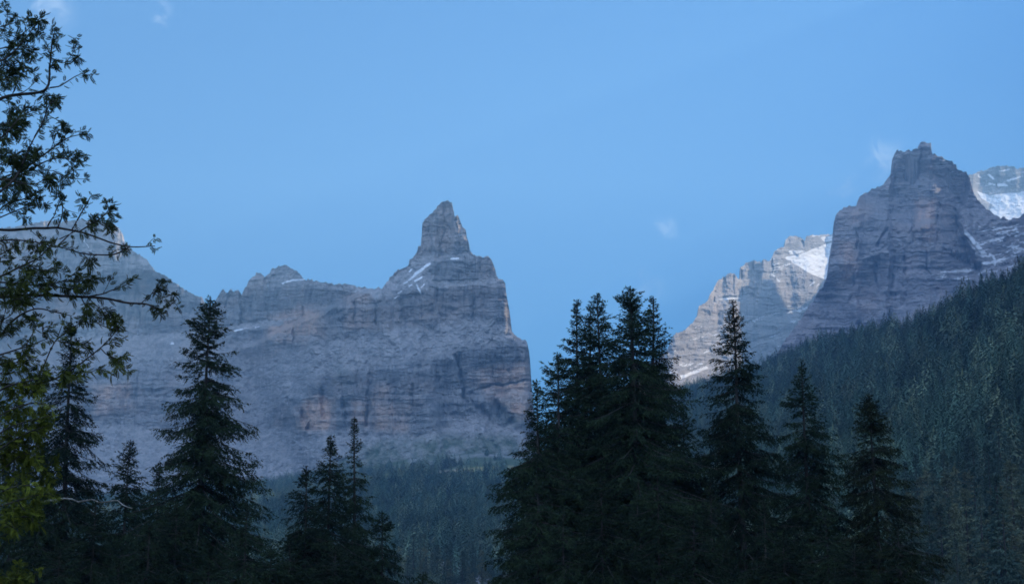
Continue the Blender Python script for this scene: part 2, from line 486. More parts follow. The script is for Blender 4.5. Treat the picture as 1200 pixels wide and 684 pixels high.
    bt2 = np.clip((bt-bt[0])/(1-bt[0]), 0, 1)                  # a narrow summit ledge first, then the fall
    bk[:, :, 1] += 26+(bt2[None, :]**1.5*drop*back[1])*jag
    bk[:, :, 2] -= 5+(bt2[None, :]*drop)*jag*0.9
    # right-left closure of the far side keeps the same columns
    allP = np.concatenate([P, bk], 1)
    nc, nt = allP.shape[:2]
    idx = np.arange(nc*nt).reshape(nc, nt)
    F = np.stack([idx[:-1, :-1], idx[1:, :-1], idx[1:, 1:], idx[:-1, 1:]], -1).reshape(-1, 4)
    live = np.concatenate([(PY[:-1, :-1] != PY[:-1, 1:]) | (PY[1:, :-1] != PY[1:, 1:]), np.ones((nc-1, nb), bool)], 1)
    F = F[live.ravel()]
    om = np.zeros_like(PX)
    for poly, s in orange:
        om = np.maximum(om, s*poly_mask(wx, wy, poly, 5.0))
    om *= 0.55+0.6*smooth(-0.35, 0.25, flu+0.5*gen)
    sm = np.zeros_like(PX)
    w2x = PX+1.6*fbm(PX/6, PY/6, seed+21, 3); w2y = PY+1.3*fbm(PX/6, PY/6, seed+25, 3)
    for pts, w, s in snow:
        if w > 0: sm = np.maximum(sm, stroke(w2x, w2y, [(pts, w, s)]))
        else: sm = np.maximum(sm, 1.35*s*poly_mask(w2x, w2y, pts, 1.6))
    for poly, s in streaks:
        sn_ = fbm(PX/17+seed, (PY+0.22*(PX-1150))/2.1, seed+51, 4, 0.6)
        sm = np.maximum(sm, 1.25*s*poly_mask(w2x, w2y, poly, 3.0)*smooth(0.08, 0.24, sn_))
    gm = np.zeros_like(PX)
    for poly, s in grass:
        gm = np.maximum(gm, s*poly_mask(wx, wy, poly, 7.0))
    gm *= 0.4+0.8*smooth(-0.3, 0.3, gen)
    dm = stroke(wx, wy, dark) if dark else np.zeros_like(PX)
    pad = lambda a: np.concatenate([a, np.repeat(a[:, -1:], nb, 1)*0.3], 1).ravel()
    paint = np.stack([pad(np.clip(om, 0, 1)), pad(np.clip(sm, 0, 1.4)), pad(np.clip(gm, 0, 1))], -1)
    cover = np.stack([pad(np.clip(led+0.55*bench, 0, 1)), pad(np.clip(dm+0.35*flute*smooth(0.08, 0.0, ribs)*cl+0.16*smooth(0.30, 0.6, stra)*cl, 0, 1)*np.clip(1-0.9*om, 0, 1)), 0*pad(dm)], -1)  # also puts crease darkening into the grooves between ribs
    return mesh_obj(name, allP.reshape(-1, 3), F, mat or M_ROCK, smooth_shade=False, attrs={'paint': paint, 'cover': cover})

left_crest = [(-260, 150), (-180, 215), (-100, 240), (-40, 262), (0, 268), (30, 263), (55, 259), (73, 259), (95, 257), (128, 261), (136, 263), (142, 271), (144, 282),
 (154, 293), (171, 303), (181.5, 317), (196, 324.5), (209, 334), (216, 339), (230, 346), (237, 349), (241, 356), (246, 362), (251, 354), (256, 346),
 (261, 339), (264, 342), (267, 345), (271, 337), (274, 341), (279, 339.5), (283, 344), (286, 338), (289.6, 336), (290.5, 329.4), (299, 323), (300, 318.5), (308, 320.5),
 (310, 324), (316, 320), (318, 314.5), (329, 310.5), (336, 311.2), (342, 315), (349, 317.5), (356.5, 326), (369, 329.4), (388, 332), (406, 333), (421, 336),
 (433, 337.3), (438.5, 340.5), (443, 336.5), (447.5, 338), (451, 334), (457, 324.5), (466, 315), (473, 314), (478.6, 312), (479.6, 305), (483, 303),
 (489, 294.5), (490, 290), (493.6, 289), (494.6, 262), (497, 257.6), (508, 248.4), (512, 242), (517, 236.5), (524.5, 234.5), (529.5, 237.4), (531.5, 246),
 (533, 254), (536.4, 251), (540, 259.4), (542, 266), (546, 270.4), (547.4, 279), (549.6, 283), (550.6, 293), (555, 299), (563, 300.7), (572, 299.7),
 (576, 304), (580.4, 315), (582, 325), (589, 327), (592, 332), (593.5, 345), (597, 364), (600, 389), (606, 394), (617.5, 399), (620, 412), (621.6, 426), (622.4, 446),
 (624, 461), (626, 485), (632, 520), (645, 560), (670, 590), (720, 610)]
MT = dict(left=massif('mountain', left_crest,
  base=[(-260, 660), (0, 650), (300, 630), (450, 585), (560, 566), (620, 572), (720, 650)],
  depth0=[(-260, 3500), (0, 3420), (150, 3380), (260, 3350), (400, 3200), (480, 3120), (560, 3080), (600, 3100), (615, 3130), (622, 3170), (720, 3350)],
  ledges=[([(440, 341), (470, 328), (500, 306)], 9, 1), ([(452, 342), (500, 322)], 9, .8), ([(500, 303), (548, 300)], 4, .9), ([(500, 330), (545, 331), (592, 327)], 3.5, .8),
          ([(596, 393), (616, 400)], 4, 1), ([(356, 329), (430, 341)], 4, .8), ([(322, 325), (352, 325)], 4.5, .9),
          ([(240, 389), (300, 380), (330, 377)], 4, 1), ([(60, 399), (130, 398), (235, 391)], 5, .9), ([(545, 455), (618, 445)], 1.6, .6),
          ([(380, 372), (440, 357), (500, 350)], 2.5, .5), ([(320, 395), (360, 395), (400, 405)], 3, .6)],
  cracks=[([(536, 415), (549, 482)], 4.5, 45), ([(431, 425), (432, 470), (428, 500)], 3.0, 26), ([(343, 382), (345, 402)], 2.2, 26), ([(335, 385), (336, 402)], 1.8, 18),
          ([(578, 472), (586, 482), (598, 493)], 8, 30), ([(553, 462), (562, 478), (572, 490)], 6, 26), ([(555, 456), (575, 452), (620, 445)], 2.0, 22), ([(596, 430), (597, 447)], 1.4, 14), ([(577, 428), (580, 450)], 1.6, 14),
          ([(519, 238), (521, 270), (515, 290)], 1.3, 12), ([(534, 255), (536, 285)], 1.4, 14), ([(503, 262), (505, 290)], 1.5, 9), ([(528, 250), (527, 292)], 1.2, 10),
          ([(576, 305), (584, 325)], 2.0, 16), ([(545, 302), (548, 328)], 1.6, 10), ([(355, 360), (352, 378)], 2.2, 18), ([(388, 345), (390, 372)], 2, 14), ([(412, 350), (414, 380)], 2, 14),
          ([(440, 350), (442, 380)], 2.4, 18), ([(470, 352), (470, 372)], 2.5, 14), ([(512, 338), (514, 372)], 2.5, 18), ([(555, 335), (556, 375)], 2.0, 14),
          ([(283, 344), (284, 380)], 2.4, 24), ([(268, 345), (266, 372)], 2.0, 16), ([(310, 325), (312, 375)], 2.0, 14), ([(375, 455), (378, 488)], 4, 26), ([(398, 455), (405, 490)], 2.5, 18), ([(340, 470), (362, 500)], 6, 32), ([(480, 440), (484, 490)], 3, 16), ([(512, 430), (520, 488)], 2.6, 16), ([(455, 450), (458, 495)], 2.4, 14),
          ([(160, 330), (165, 385)], 3, 20), ([(190, 335), (192, 380)], 3, 20), ([(120, 290), (128, 380)], 3, 18), ([(100, 440), (104, 490)], 3, 16)],
  orange=[([(562, 452), (620, 444), (624, 490), (604, 490), (596, 476), (575, 470)], 1.0), ([(562, 432), (618, 425), (618, 444), (562, 452)], .75), ([(550, 440), (562, 435), (560, 455), (552, 454)], .6),
          ([(345, 478), (372, 465), (392, 468), (393, 500), (375, 510), (352, 500)], .9), ([(410, 470), (432, 468), (432, 500), (412, 500)], .6), ([(437, 470), (475, 475), (478, 508), (440, 508)], .7), ([(442, 450), (456, 452), (456, 468), (440, 468)], .6),
          ([(310, 372), (352, 358), (380, 362), (378, 395), (330, 402), (316, 395)], .75), ([(400, 345), (440, 340), (440, 385), (405, 385)], .4),
          ([(110, 452), (152, 448), (155, 478), (112, 486)], .85), ([(150, 330), (170, 330), (168, 360), (150, 360)], .5), ([(60, 345), (85, 340), (85, 372), (62, 372)], .5), ([(185, 335), (205, 338), (204, 372), (188, 372)], .35),
          ([(514, 240), (531, 240), (531, 290), (516, 290)], .25)],
  snow=[([(486, 322), (494, 316), (503, 309)], 2.0, 1), ([(480, 328), (488, 322)], 1.4, .9), ([(487, 329), (494, 325)], 1.4, 1), ([(489, 334), (491, 340), (493, 344)], 1.3, 1), ([(493, 337), (498, 333)], 1.2, .9),
        ([(473, 332), (478, 330)], 1.3, .9), ([(466, 343), (470, 341)], 1.4, 1), ([(480, 318), (483, 315)], 1.2, .9), ([(479, 335), (483, 333)], 1.2, .85), ([(529, 303), (538, 303)], 1.3, 1), ([(462, 349), (468, 346)], 1, .8),
        ([(331, 332), (338, 329), (349, 328), (356, 327)], 1.3, 1), ([(342, 328), (356, 326.5)], 1.1, .9), ([(274, 388), (284, 385.5)], 1.5, 1), ([(286, 385), (292, 384.5)], 1.0, .8), ([(299, 383.5), (303, 383)], 1.0, .9),
        ([(201, 402), (203.5, 402)], 1.5, 1), ([(413, 342), (418, 341)], .9, .8), ([(95, 272), (100, 284), (104, 290)], 1.0, .9), ([(120, 283), (128, 286)], .9, .7), ([(146, 397), (175, 396)], .8, .6), ([(245, 374), (250, 371)], 1.2, .8)],
  grass=[([(425, 520), (470, 515), (540, 510), (600, 512), (620, 530), (620, 560), (400, 570), (380, 545)], .9), ([(590, 485), (618, 490), (618, 500), (590, 500)], .6), ([(390, 430), (410, 430), (412, 450), (392, 450)], .25), ([(575, 470), (600, 470), (600, 494), (578, 490)], .5)],
  scree=[([(-50, 400), (60, 402), (230, 394), (250, 392), (300, 400), (330, 440), (330, 470), (300, 520), (200, 440), (60, 440)], .62),
         ([(240, 455), (300, 425), (340, 410), (390, 395), (440, 388), (500, 378), (560, 372), (598, 378), (606, 398), (560, 408), (500, 420), (440, 430), (380, 440), (340, 470), (300, 500)], .80),
         ([(-50, 495), (100, 490), (200, 500), (340, 500), (360, 510), (430, 506), (490, 508), (530, 496), (552, 482), (575, 492), (600, 502), (630, 505), (640, 640), (-50, 680)], 1.0)],
  steps=[((300, 400), (440, 336), -90, 3.0), ((246, 330), (250, 395), 60, 8)],
  dark=[([(580, 470), (586, 482), (597, 492)], 7, .35), ([(553, 462), (560, 474), (570, 488)], 5, .3), ([(538, 420), (549, 478)], 1.4, .15), ([(335, 388), (380, 373), (450, 361), (520, 351), (596, 352)], 12, .32), ([(505, 314), (585, 315)], 8, .22), ([(262, 362), (330, 350), (400, 345)], 13, .25), ([(545, 424), (616, 418)], 12, .30), ([(365, 450), (440, 448), (535, 445)], 13, .24), ([(380, 478), (540, 470)], 9, .16), ([(110, 350), (200, 360)], 20, .18)],  # shade painted into the recesses and cleft, then bands of darker rock
  seed=1.37, dip=0.05))
tag(MT['left'], 'grey blue rock massif on the left with a pointed tower on its crest and a sheer right end', 'mountain')

peak_crest = [(840, 500), (860, 474), (880, 450), (905, 420), (930, 385), (952, 352), (965, 335), (970.5, 322), (974, 297), (977, 278), (979, 256), (981, 249), (991, 243), (1004, 239),
 (1007.5, 230), (1015, 224), (1035, 217), (1037, 214), (1045, 204.5), (1046.5, 194), (1047.5, 181.6), (1051.5, 175.5), (1068, 177), (1072, 175), (1077, 174), (1078, 167),
 (1083, 166), (1091, 168), (1092.4, 180), (1106, 184), (1108, 187), (1120, 192.6), (1122, 199.5), (1133, 203), (1136, 208), (1142, 228), (1150, 239), (1166, 252), (1182, 258),
 (1192, 255), (1206, 246), (1230, 215), (1270, 110), (1340, -30), (1420, -140), (1500, -160), (1580, -100)]  # crest past the frame's right edge built up, unseen, to shade the valley
MT['peak'] = massif('mountain', peak_crest,
  base=[(840, 560), (1000, 540), (1200, 520), (1580, 520)],
  depth0=[(840, 4250), (950, 4180), (1000, 4150), (1046, 4050), (1090, 4000), (1140, 4080), (1200, 4100), (1400, 3950), (1580, 3950)],
  ledges=[([(1010, 300), (1045, 288), (1075, 284), (1100, 288), (1130, 292)], 3, .9), ([(1080, 320), (1105, 317), (1150, 316)], 4, .9), ([(1000, 355), (1030, 352), (1035, 357)], 3, .9), ([(1040, 352), (1100, 349)], 3, .8),
          ([(1015, 375), (1035, 362), (1060, 356)], 3, .8), ([(1120, 202), (1136, 206)], 2.5, .7), ([(1047, 208), (1090, 206)], 2, .5), ([(1040, 216), (1046, 206)], 4, .7), ([(1110, 225), (1130, 250), (1160, 275)], 4, .6),
          ([(1128, 268), (1145, 285), (1166, 305)], 9, .8), ([(1165, 262), (1200, 270)], 4, .8), ([(1170, 283), (1200, 280)], 4, .8), ([(1175, 298), (1200, 293)], 4, .7), ([(1150, 320), (1180, 318), (1200, 310)], 8, .9)],
  cracks=[([(1004, 262), (1006, 290)], 2.2, 25), ([(1047, 210), (1042, 260), (1030, 290)], 3, 26), ([(1092, 205), (1094, 230)], 1.8, 18), ([(1078, 175), (1079, 200)], 1.4, 14),
          ([(1072, 235), (1070, 285)], 2.4, 22), ([(1099, 240), (1100, 290)], 2.4, 24), ([(1120, 245), (1122, 300)], 3, 26), ([(1024, 310), (1030, 340)], 3.5, 30), ([(1060, 300), (1062, 345)], 2.4, 18), ([(1085, 295), (1086, 320)], 2, 16),
          ([(1112, 295), (1145, 312)], 6, 45), ([(1000, 315), (998, 352)], 2.6, 18), ([(1045, 322), (1048, 350)], 2.2, 16)],
  orange=[([(1074, 236), (1096, 234), (1099, 285), (1076, 288)], .9), ([(1100, 240), (1110, 242), (1112, 265), (1104, 264)], .7), ([(987, 285), (1004, 282), (1004, 320), (985, 330)], .7), ([(1088, 190), (1094, 190), (1094, 205), (1088, 205)], .7),
          ([(998, 246), (1006, 246), (1006, 262), (998, 262)], .4), ([(1060, 300), (1070, 300), (1068, 325), (1060, 325)], .3), ([(1005, 352), (1034, 350), (1036, 358), (1006, 360)], .5)],
  snow=[([(1132, 272), (1140, 281), (1148, 291), (1154, 297)], 2.9, .95), ([(1144, 297), (1152, 300)], 1.6, .95), ([(1134, 282), (1142, 292)], 1.6, .8), ([(1160, 297), (1167, 305), (1166, 310)], 1.6, 1), ([(1103, 319), (1118, 318)], 1.2, .95), ([(1118, 318), (1138, 317), (1142, 316)], 1.6, .95),
        ([(1147, 321), (1154, 317)], 1.7, 1), ([(1156, 319), (1168, 317)], 1.2, .8), ([(1175, 289), (1188, 287)], 1.4, .85), ([(1180, 295), (1198, 290)], 1.0, .9), ([(1177, 303), (1190, 299)], 1.2, .85), ([(1190, 276), (1200, 273)], 1.5, .9), ([(1183, 282), (1200, 280)], .9, .8),
        ([(1005, 272), (1008, 273)], .9, .8), ([(1010, 273), (1014, 276)], .9, .9), ([(1101, 187.5), (1107, 188)], 1.1, 1), ([(1113, 202), (1118, 201)], .8, .8), ([(1090, 308), (1094, 309)], .8, .7), ([(1005, 354), (1030, 352), (1037, 359)], .7, .55), ([(1015, 375), (1034, 364)], .6, .5), ([(1165, 266), (1190, 267), (1210, 262)], .9, .8), ([(1195, 310), (1210, 306)], 1.6, .9)],
  grass=[], scree=[([(840, 480), (900, 455), (960, 420), (1000, 395), (1060, 372), (1150, 350), (1200, 340), (1200, 560), (840, 580)], .7)],
  steps=[((1046, 190), (1036, 560), -45, 3.0), ((1136, 210), (1122, 262), 80, 4), ((1122, 262), (1152, 318), 60, 4), ((1010, 225), (1000, 560), -25, 4)], seed=6.13, flute=0.12, mat=M_MID, streaks=[([(1140, 262), (1210, 262), (1210, 318), (1150, 322), (1150, 300)], 1.0), ([(1085, 312), (1150, 312), (1160, 330), (1090, 330)], .7), ([(990, 345), (1060, 345), (1060, 385), (990, 385)], .35)])
tag(MT['peak'], 'tall dark grey rock peak with a small square block on its summit', 'mountain')

far_crest = [(690, 500), (720, 470), (745, 445), (765, 425), (781, 410), (789, 393), (802, 388), (805, 385), (817, 370), (818.5, 359), (823, 357), (829.5, 352), (832, 344), (842, 328), (850.6, 324), (855, 319.6), (861, 319.6),
 (867, 329), (868, 313), (875, 308), (883, 304), (890, 306), (891.5, 309), (895.5, 304), (902, 304), (905, 300), (908, 294), (919, 289), (921, 280), (927, 276.5), (938, 277), (942, 283), (943.5, 284), (945, 278),
 (950.5, 276.5), (960, 276), (978, 273), (984, 292), (1000, 320), (1060, 330), (1110, 310), (1128, 225), (1132, 207), (1136, 204.5), (1147, 202), (1156, 198), (1165, 194), (1182, 194), (1193, 197), (1200, 197.5), (1240, 205), (1300, 215), (1400, 260)]
MT['far'] = massif('mountain', far_crest,
  base=[(690, 560), (900, 520), (1130, 420), (1400, 420)],
  depth0=[(690, 4450), (790, 4680), (900, 5330), (980, 5800), (1080, 5800), (1140, 5850), (1240, 6200), (1400, 6300)],
  ledges=[([(838, 350), (860, 349), (880, 347)], 3, 1), ([(815, 395), (850, 382), (880, 380)], 3, .8), ([(785, 415), (830, 410)], 3, .7), ([(920, 366), (940, 364)], 3, .9), ([(800, 440), (835, 426), (850, 420)], 3, .9), ([(860, 410), (910, 392), (950, 380)], 3, .7)],
  cracks=[([(868, 318), (869, 345)], 2.2, 40), ([(849, 326), (853, 340)], 1.6, 26), ([(892, 306), (890, 340)], 2.2, 40), ([(943, 284), (946, 296)], 2.0, 30), ([(905, 302), (905, 318)], 1.8, 20), ([(882, 308), (884, 335)], 1.4, 18), ([(860, 322), (861, 345)], 1.2, 14), ([(838, 340), (836, 352)], 1.4, 16)],
  orange=[([(830, 330), (870, 318), (870, 372), (830, 375)], .4), ([(872, 308), (900, 306), (885, 348), (875, 345)], .35)],
  snow=[([(918, 301), (940, 297), (958, 289), (976, 284), (976, 330), (964, 327), (950, 321), (936, 313)], -1, 1), ([(922, 293), (940, 292), (950, 296), (925, 299)], -1, .75), ([(960, 278), (978, 275), (978, 282), (966, 284)], -1, .9), ([(950, 276.6), (962, 276)], .8, .9),
        ([(843, 350.5), (862, 349.5), (873, 349)], .9, 1), ([(905, 322), (908, 324)], 1.2, 1), ([(911, 327), (913, 329)], 1.6, 1), ([(912, 312), (917, 316)], 1.2, .8), ([(905, 309), (908, 313)], 1.2, .8), ([(922, 366), (931, 364), (938, 366)], 1.2, 1), ([(923, 359), (929, 359)], 1, .9), ([(950, 334), (955, 330)], 1.6, .9), ([(957, 336), (960, 332)], 1.2, .8),
        ([(798, 441), (812, 437), (828, 430)], 2.2, 1), ([(795, 428), (803, 425)], 1.2, .8), ([(826, 413), (834, 409)], 1.1, .9), ([(842, 381), (850, 379)], 1, .9), ([(815, 384), (822, 383)], .9, .8), ([(890, 372), (895, 371)], 1, .8), ([(785, 412), (792, 410)], 1.2, .9), ([(840, 402), (848, 399)], .8, .8), ([(915, 385), (925, 382)], .8, .8), ([(868, 395), (874, 393)], .8, .8), ([(820, 402), (830, 400)], .8, .7),
        ([(1144, 223), (1152, 226), (1160, 229), (1200, 224), (1230, 220), (1230, 262), (1165, 262), (1158, 247), (1164, 241), (1150, 232)], -1, 1), ([(1146, 207), (1149, 208)], 1.2, 1), ([(1159, 205), (1164, 210)], 1.5, 1), ([(1172, 201), (1183, 199)], 1.2, .9), ([(1170, 216), (1180, 217)], 2.0, .95), ([(1180, 211), (1196, 208)], 1.2, .9), ([(1160, 215), (1166, 217)], 1.3, .9), ([(1142, 213), (1150, 216)], 1, .8), ([(1184, 205), (1196, 203)], .7, .7)],
  grass=[], scree=[([(910, 296), (945, 296), (978, 286), (978, 340), (955, 324), (935, 314)], .9), ([(1140, 220), (1200, 222), (1300, 225), (1300, 270), (1140, 270)], .9), ([(780, 420), (860, 415), (950, 390), (1000, 400), (1000, 560), (700, 560)], .5)],
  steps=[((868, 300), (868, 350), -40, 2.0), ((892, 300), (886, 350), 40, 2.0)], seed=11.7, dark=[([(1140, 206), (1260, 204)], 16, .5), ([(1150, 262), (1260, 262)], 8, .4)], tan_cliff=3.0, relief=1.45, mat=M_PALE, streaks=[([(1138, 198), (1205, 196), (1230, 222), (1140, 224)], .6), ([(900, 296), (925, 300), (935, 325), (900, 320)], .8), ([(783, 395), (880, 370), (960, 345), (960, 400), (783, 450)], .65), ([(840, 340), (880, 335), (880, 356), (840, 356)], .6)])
tag(MT['far'], 'distant jagged ridge with sunlit cream towers and bright snow behind the tall peak', 'mountain')

# ----------------------------------------------------------------- haze: one box of pale even air around everything
def haze_box():
    m = bpy.data.materials.new('haze_air'); m.use_nodes = True
    n, l = m.node_tree.nodes, m.node_tree.links
    n.remove(n['Principled BSDF'])
    pv = n.new('ShaderNodeVolumePrincipled')
    pv.inputs['Color'].default_value = (*HAZE_COLOR, 1)
    pv.inputs['Density'].default_value = HAZE_DENSITY
    pv.inputs['Anisotropy'].default_value = 0.25
    l.new(pv.outputs[0], n['Material Output'].inputs['Volume'])
    x0, x1, y0, y1, z0, z1 = -7900, 7900, -7900, 7900, -40, 2250
    V = np.array([(x, y, z) for z in (z0, z1) for y in (y0, y1) for x in (x0, x1)], float)
    Fc = np.array([(0, 2, 3, 1), (4, 5, 7, 6), (0, 1, 5, 4), (2, 6, 7, 3), (0, 4, 6, 2), (1, 3, 7, 5)])
    o = mesh_obj('haze', V, Fc, m)
    o['kind'] = 'stuff'
    return o
haze_box()

# ----------------------------------------------------------------- conifers
def tube(pts, rad, sides=6):
    pts = np.asarray(pts, float); rad = np.asarray(rad, float)
    n = len(pts)
    d = np.gradient(pts, axis=0); d /= np.linalg.norm(d, axis=1, keepdims=True)+1e-9
    ref = np.where(np.abs(d[:, 2:3]) > 0.9, np.array([[1.0, 0, 0]]), np.array([[0, 0, 1.0]]))
    u = np.cross(d, ref); u /= np.linalg.norm(u, axis=1, keepdims=True)+1e-9
    w = np.cross(d, u)
    a = np.linspace(0, 2*PI, sides, endpoint=False)
    V = pts[:, None]+rad[:, None, None]*(np.cos(a)[None, :, None]*u[:, None]+np.sin(a)[None, :, None]*w[:, None])
    idx = np.arange(n*sides).reshape(n, sides)
    nx = np.roll(idx, -1, 1)
    F = np.stack([idx[:-1], nx[:-1], nx[1:], idx[1:]], -1).reshape(-1, 4)
    return V.reshape(-1, 3), F

def join(parts):
    Vs, Fs, k = [], [], 0
    for V, F in parts:
        Vs.append(V); Fs.append(F+k); k += len(V)
    return np.concatenate(Vs), np.concatenate(Fs)

def spruce_geo(seed, H, R, whorl=0.38, nbr=5.5, bl=0.18, tooth=0.10, tl=0.17, tw=0.030, base=1.2, power=0.80, sparse=0.0, top=0.0, limbs=True, droop=1.0):
    """crown triangles (V,F,tone) and wood (V,F) of one spruce: whorled boughs, hanging side shoots, needle sprays."""
    g = np.random.default_rng(seed)
    hs = []
    h = H-0.25
    while h > base:
        hs.append(h)
        h -= whorl*g.uniform(0.75, 1.3)*(0.55+0.45*min(1, (H-h)/4.0))
    hs = np.array(hs)
    nb = g.poisson(nbr, len(hs))+2
    bh = np.repeat(hs, nb); n = len(bh)
    bh = bh+g.normal(0, 0.1, n)
    t = np.clip((H-bh)/(H-base), 0.003, 1)
    lump = 1+0.20*noise3(bh*0.5, seed*1.7, 0)
    side = g.uniform(0, 2*PI, n)
    lump2 = 1+0.26*noise3(np.cos(side)*1.3+seed, np.sin(side)*1.3, bh*0.28)
    prof = np.where(t < top, 0.35*t**0.6, t**power) if top > 0 else t**power
    prof = prof*np.where(t > 0.8, 1-0.35*(t-0.8)/0.2, 1)
    L = np.maximum(0.22, R*prof*lump*lump2*g.uniform(0.62, 1.12, n))
    keep = g.uniform(0, 1, n) > sparse*smooth(0.1, 0.5, t)*0.9
    bh, t, L, side = bh[keep], t[keep], L[keep], side[keep]; n = len(bh)
    k = smooth(0.0, 0.30, t)
    a = (1-k)*1.0+k*(0.02-0.32*t)+g.normal(0, 0.10, n)
    b = (0.12+0.48*k)*droop; c = 0.10+0.36*k+g.normal(0, 0.06, n)
    bow = 0.05*g.normal(0, 1, n)
    ca, sa = np.cos(side), np.sin(side)
    def axis(i, s):
        rad = L[i]*s*np.sqrt(1/(1+0.4*np.maximum(a[i], 0)**2))
        off = L[i]*bow[i]*s*s
        z = bh[i]+L[i]*(a[i]*s-b[i]*s*s+c[i]*s**3)
        return np.stack([rad*ca[i]-off*sa[i], rad*sa[i]+off*ca[i], z], -1)
    # side shoots
    ns = np.maximum(3, (L/bl).astype(int)*2)
    bi = np.repeat(np.arange(n), ns); m = len(bi)
    s = np.clip(g.uniform(0.04, 1.0, m)**0.8, 0.03, 1)
    sg = np.where(g.uniform(0, 1, m) < 0.5, -1.0, 1.0)
    p = axis(bi, s); q = axis(bi, np.minimum(s+0.05, 1.08))
    ax = q-p; ax /= np.linalg.norm(ax, axis=1, keepdims=True)+1e-9
    hor = np.stack([-ax[:, 1], ax[:, 0], 0*ax[:, 0]], -1); hor /= np.linalg.norm(hor, axis=1, keepdims=True)+1e-9
    ang = np.radians(g.uniform(30, 68, m))
    dr = ax*np.cos(ang)[:, None]+hor*(sg*np.sin(ang))[:, None]
    hang = (0.15+0.75*smooth(0.05, 0.35, t[bi])*g.uniform(0, 1, m)**1.2)*droop
    dr[:, 2] -= hang
    dr /= np.linalg.norm(dr, axis=1, keepdims=True)
    l = np.minimum(0.42*L[bi], 1.05)*(0.30+0.70*np.sqrt(np.clip(1.02-s, 0, 1)))*g.uniform(0.5, 1.15, m)+0.12
    # needle sprays along the shoots
    nt = np.maximum(3, (l/tooth).astype(int)*2)
    ti = np.repeat(np.arange(m), nt); mm = len(ti)
    u = g.uniform(0.0, 1.0, mm)
    sag = -0.22*(l[ti]*u)**2/np.maximum(l[ti], 0.2)
    tp = p[ti]+dr[ti]*(l[ti]*u)[:, None]; tp[:, 2] += sag
    rnd = g.normal(0, 1, (mm, 3)); rnd[:, 2] *= 0.55
    rnd -= dr[ti]*np.sum(rnd*dr[ti], 1)[:, None]
    rnd /= np.linalg.norm(rnd, axis=1, keepdims=True)+1e-9
    td = dr[ti]*0.75+rnd*0.70; td[:, 2] -= 0.10
    td /= np.linalg.norm(td, axis=1, keepdims=True)
    ln = tl*g.uniform(0.55, 1.35, mm)*(1.05-0.35*u)
    wd = np.cross(td, g.normal(0, 1, (mm, 3))); wd /= np.linalg.norm(wd, axis=1, keepdims=True)+1e-9
    w = tw*g.uniform(0.7, 1.4, mm)
    A1 = tp-wd*w[:, None]; B1 = tp+wd*w[:, None]; C1 = tp+td*ln[:, None]
    # leader
    V = np.stack([A1, B1, C1], 1).reshape(-1, 3)
    nl = 70
    lz = H-0.9+1.0*g.uniform(0, 1, nl); la = g.uniform(0, 2*PI, nl)
    lp = np.stack([0*lz, 0*lz, lz], -1); ldir = np.stack([np.cos(la)*0.5, np.sin(la)*0.5, 0.8+0*la], -1)
    lw = np.stack([-np.sin(la), np.cos(la), 0*la], -1)*0.025
    V = np.concatenate([V, np.stack([lp-lw, lp+lw, lp+ldir*g.uniform(0.1, 0.22, nl)[:, None]], 1).reshape(-1, 3)])
    F = np.arange(len(V)).reshape(-1, 3)
    tone = np.repeat(np.concatenate([g.uniform(0.7, 1.25, m)[ti]*(0.85+0.3*u), np.ones(nl)]), 3)
    wood = []
    hz = np.linspace(0, H, 14)
    lean = 0.05*np.sin(hz*0.35+seed)
    wood.append(tube(np.stack([lean*(hz/H), 0.04*np.cos(hz*0.3+seed)*(hz/H), hz-0.3*(hz == 0)], -1), 0.0125*H*(1-hz/H)**0.85+0.012, 9))
    if limbs:
        for i in range(n):
            ss = np.linspace(0, 0.92, 4)
            ii = np.full(4, i)
            wood.append(tube(axis(ii, ss), (0.012+0.009*L[i])*(1-0.8*ss), 3))
    WV, WF = join(wood)
    return V, F, tone, WV, WF

def tone_attr(tone, warm=0.0):
    return np.stack([tone*(1+warm), tone*1.0, tone*(1-0.5*warm)], -1)

def make_spruce(seed, H, R, label, loc=(0, 0, 0), group=None, warm=0.0, name='spruce_tree', **kw):
    V, F, tone, WV, WF = spruce_geo(seed, H, R, **kw)
    r = thing(name, label, 'tree', loc, group)
    mesh_obj('crown', V, F, M_NEEDLE, r, attrs={'tone': tone_attr(tone, warm)})
    mesh_obj('trunk', WV, WF, M_BARK, r, smooth_shade=True)
    return r

G_FORE = 'spruces standing between the camera and the valley'
def place(px, py_top, depth):
    """ground position below the sight line of column px and the height that reaches py_top."""
    q = point(px, py_top, depth)
    z0 = float(ground_z(q[0], q[1]))
    return (float(q[0]), float(q[1]), z0-0.05), float(q[2])-z0

protos = {}
def fore(px, py, depth, R, seed, label, group=None, **kw):
    loc, H = place(px, py, depth)
    o = make_spruce(seed, H, R, label, loc, group, **kw)
    o.rotation_euler = (0.022*math.sin(seed*2.1), 0.022*math.cos(seed*3.7), seed*1.3)
    return o, H

fore(243, 350, 105, 6.6, 21, 'big broad spruce left of the pointed rock tower, clear sky only at its tip', sparse=0.0, whorl=0.38, nbr=6.5, power=0.74)
fore(92, 378, 112, 5.6, 22, 'tall spruce partly veiled by the leafy rowan branches', sparse=0.0, whorl=0.40, nbr=6.2)
fore(147, 516, 120, 5.0, 23, 'small spruce with a sharp tip between the veiled spruce and the big broad spruce', top=0.02)
fore(185, 547, 150, 5.0, 24, 'faint small spruce hugging the left flank of the big broad spruce')
fore(385, 511, 112, 5.0, 25, 'bushy spruce just left of the very slender one')
fore(361, 548, 108, 4.6, 26, 'low wide spruce in front of the bushy one, left of the slender one')
fore(420, 490, 118, 3.2, 27, 'very slender spruce with a narrow column top', power=0.95, sparse=0.15)
fore(451, 600, 116, 4.2, 28, 'low spruce touching the right side of the very slender one')
fore(494, 671, 125, 4.5, 29, 'tiny spruce tip poking up alone at the bottom middle', power=0.9)
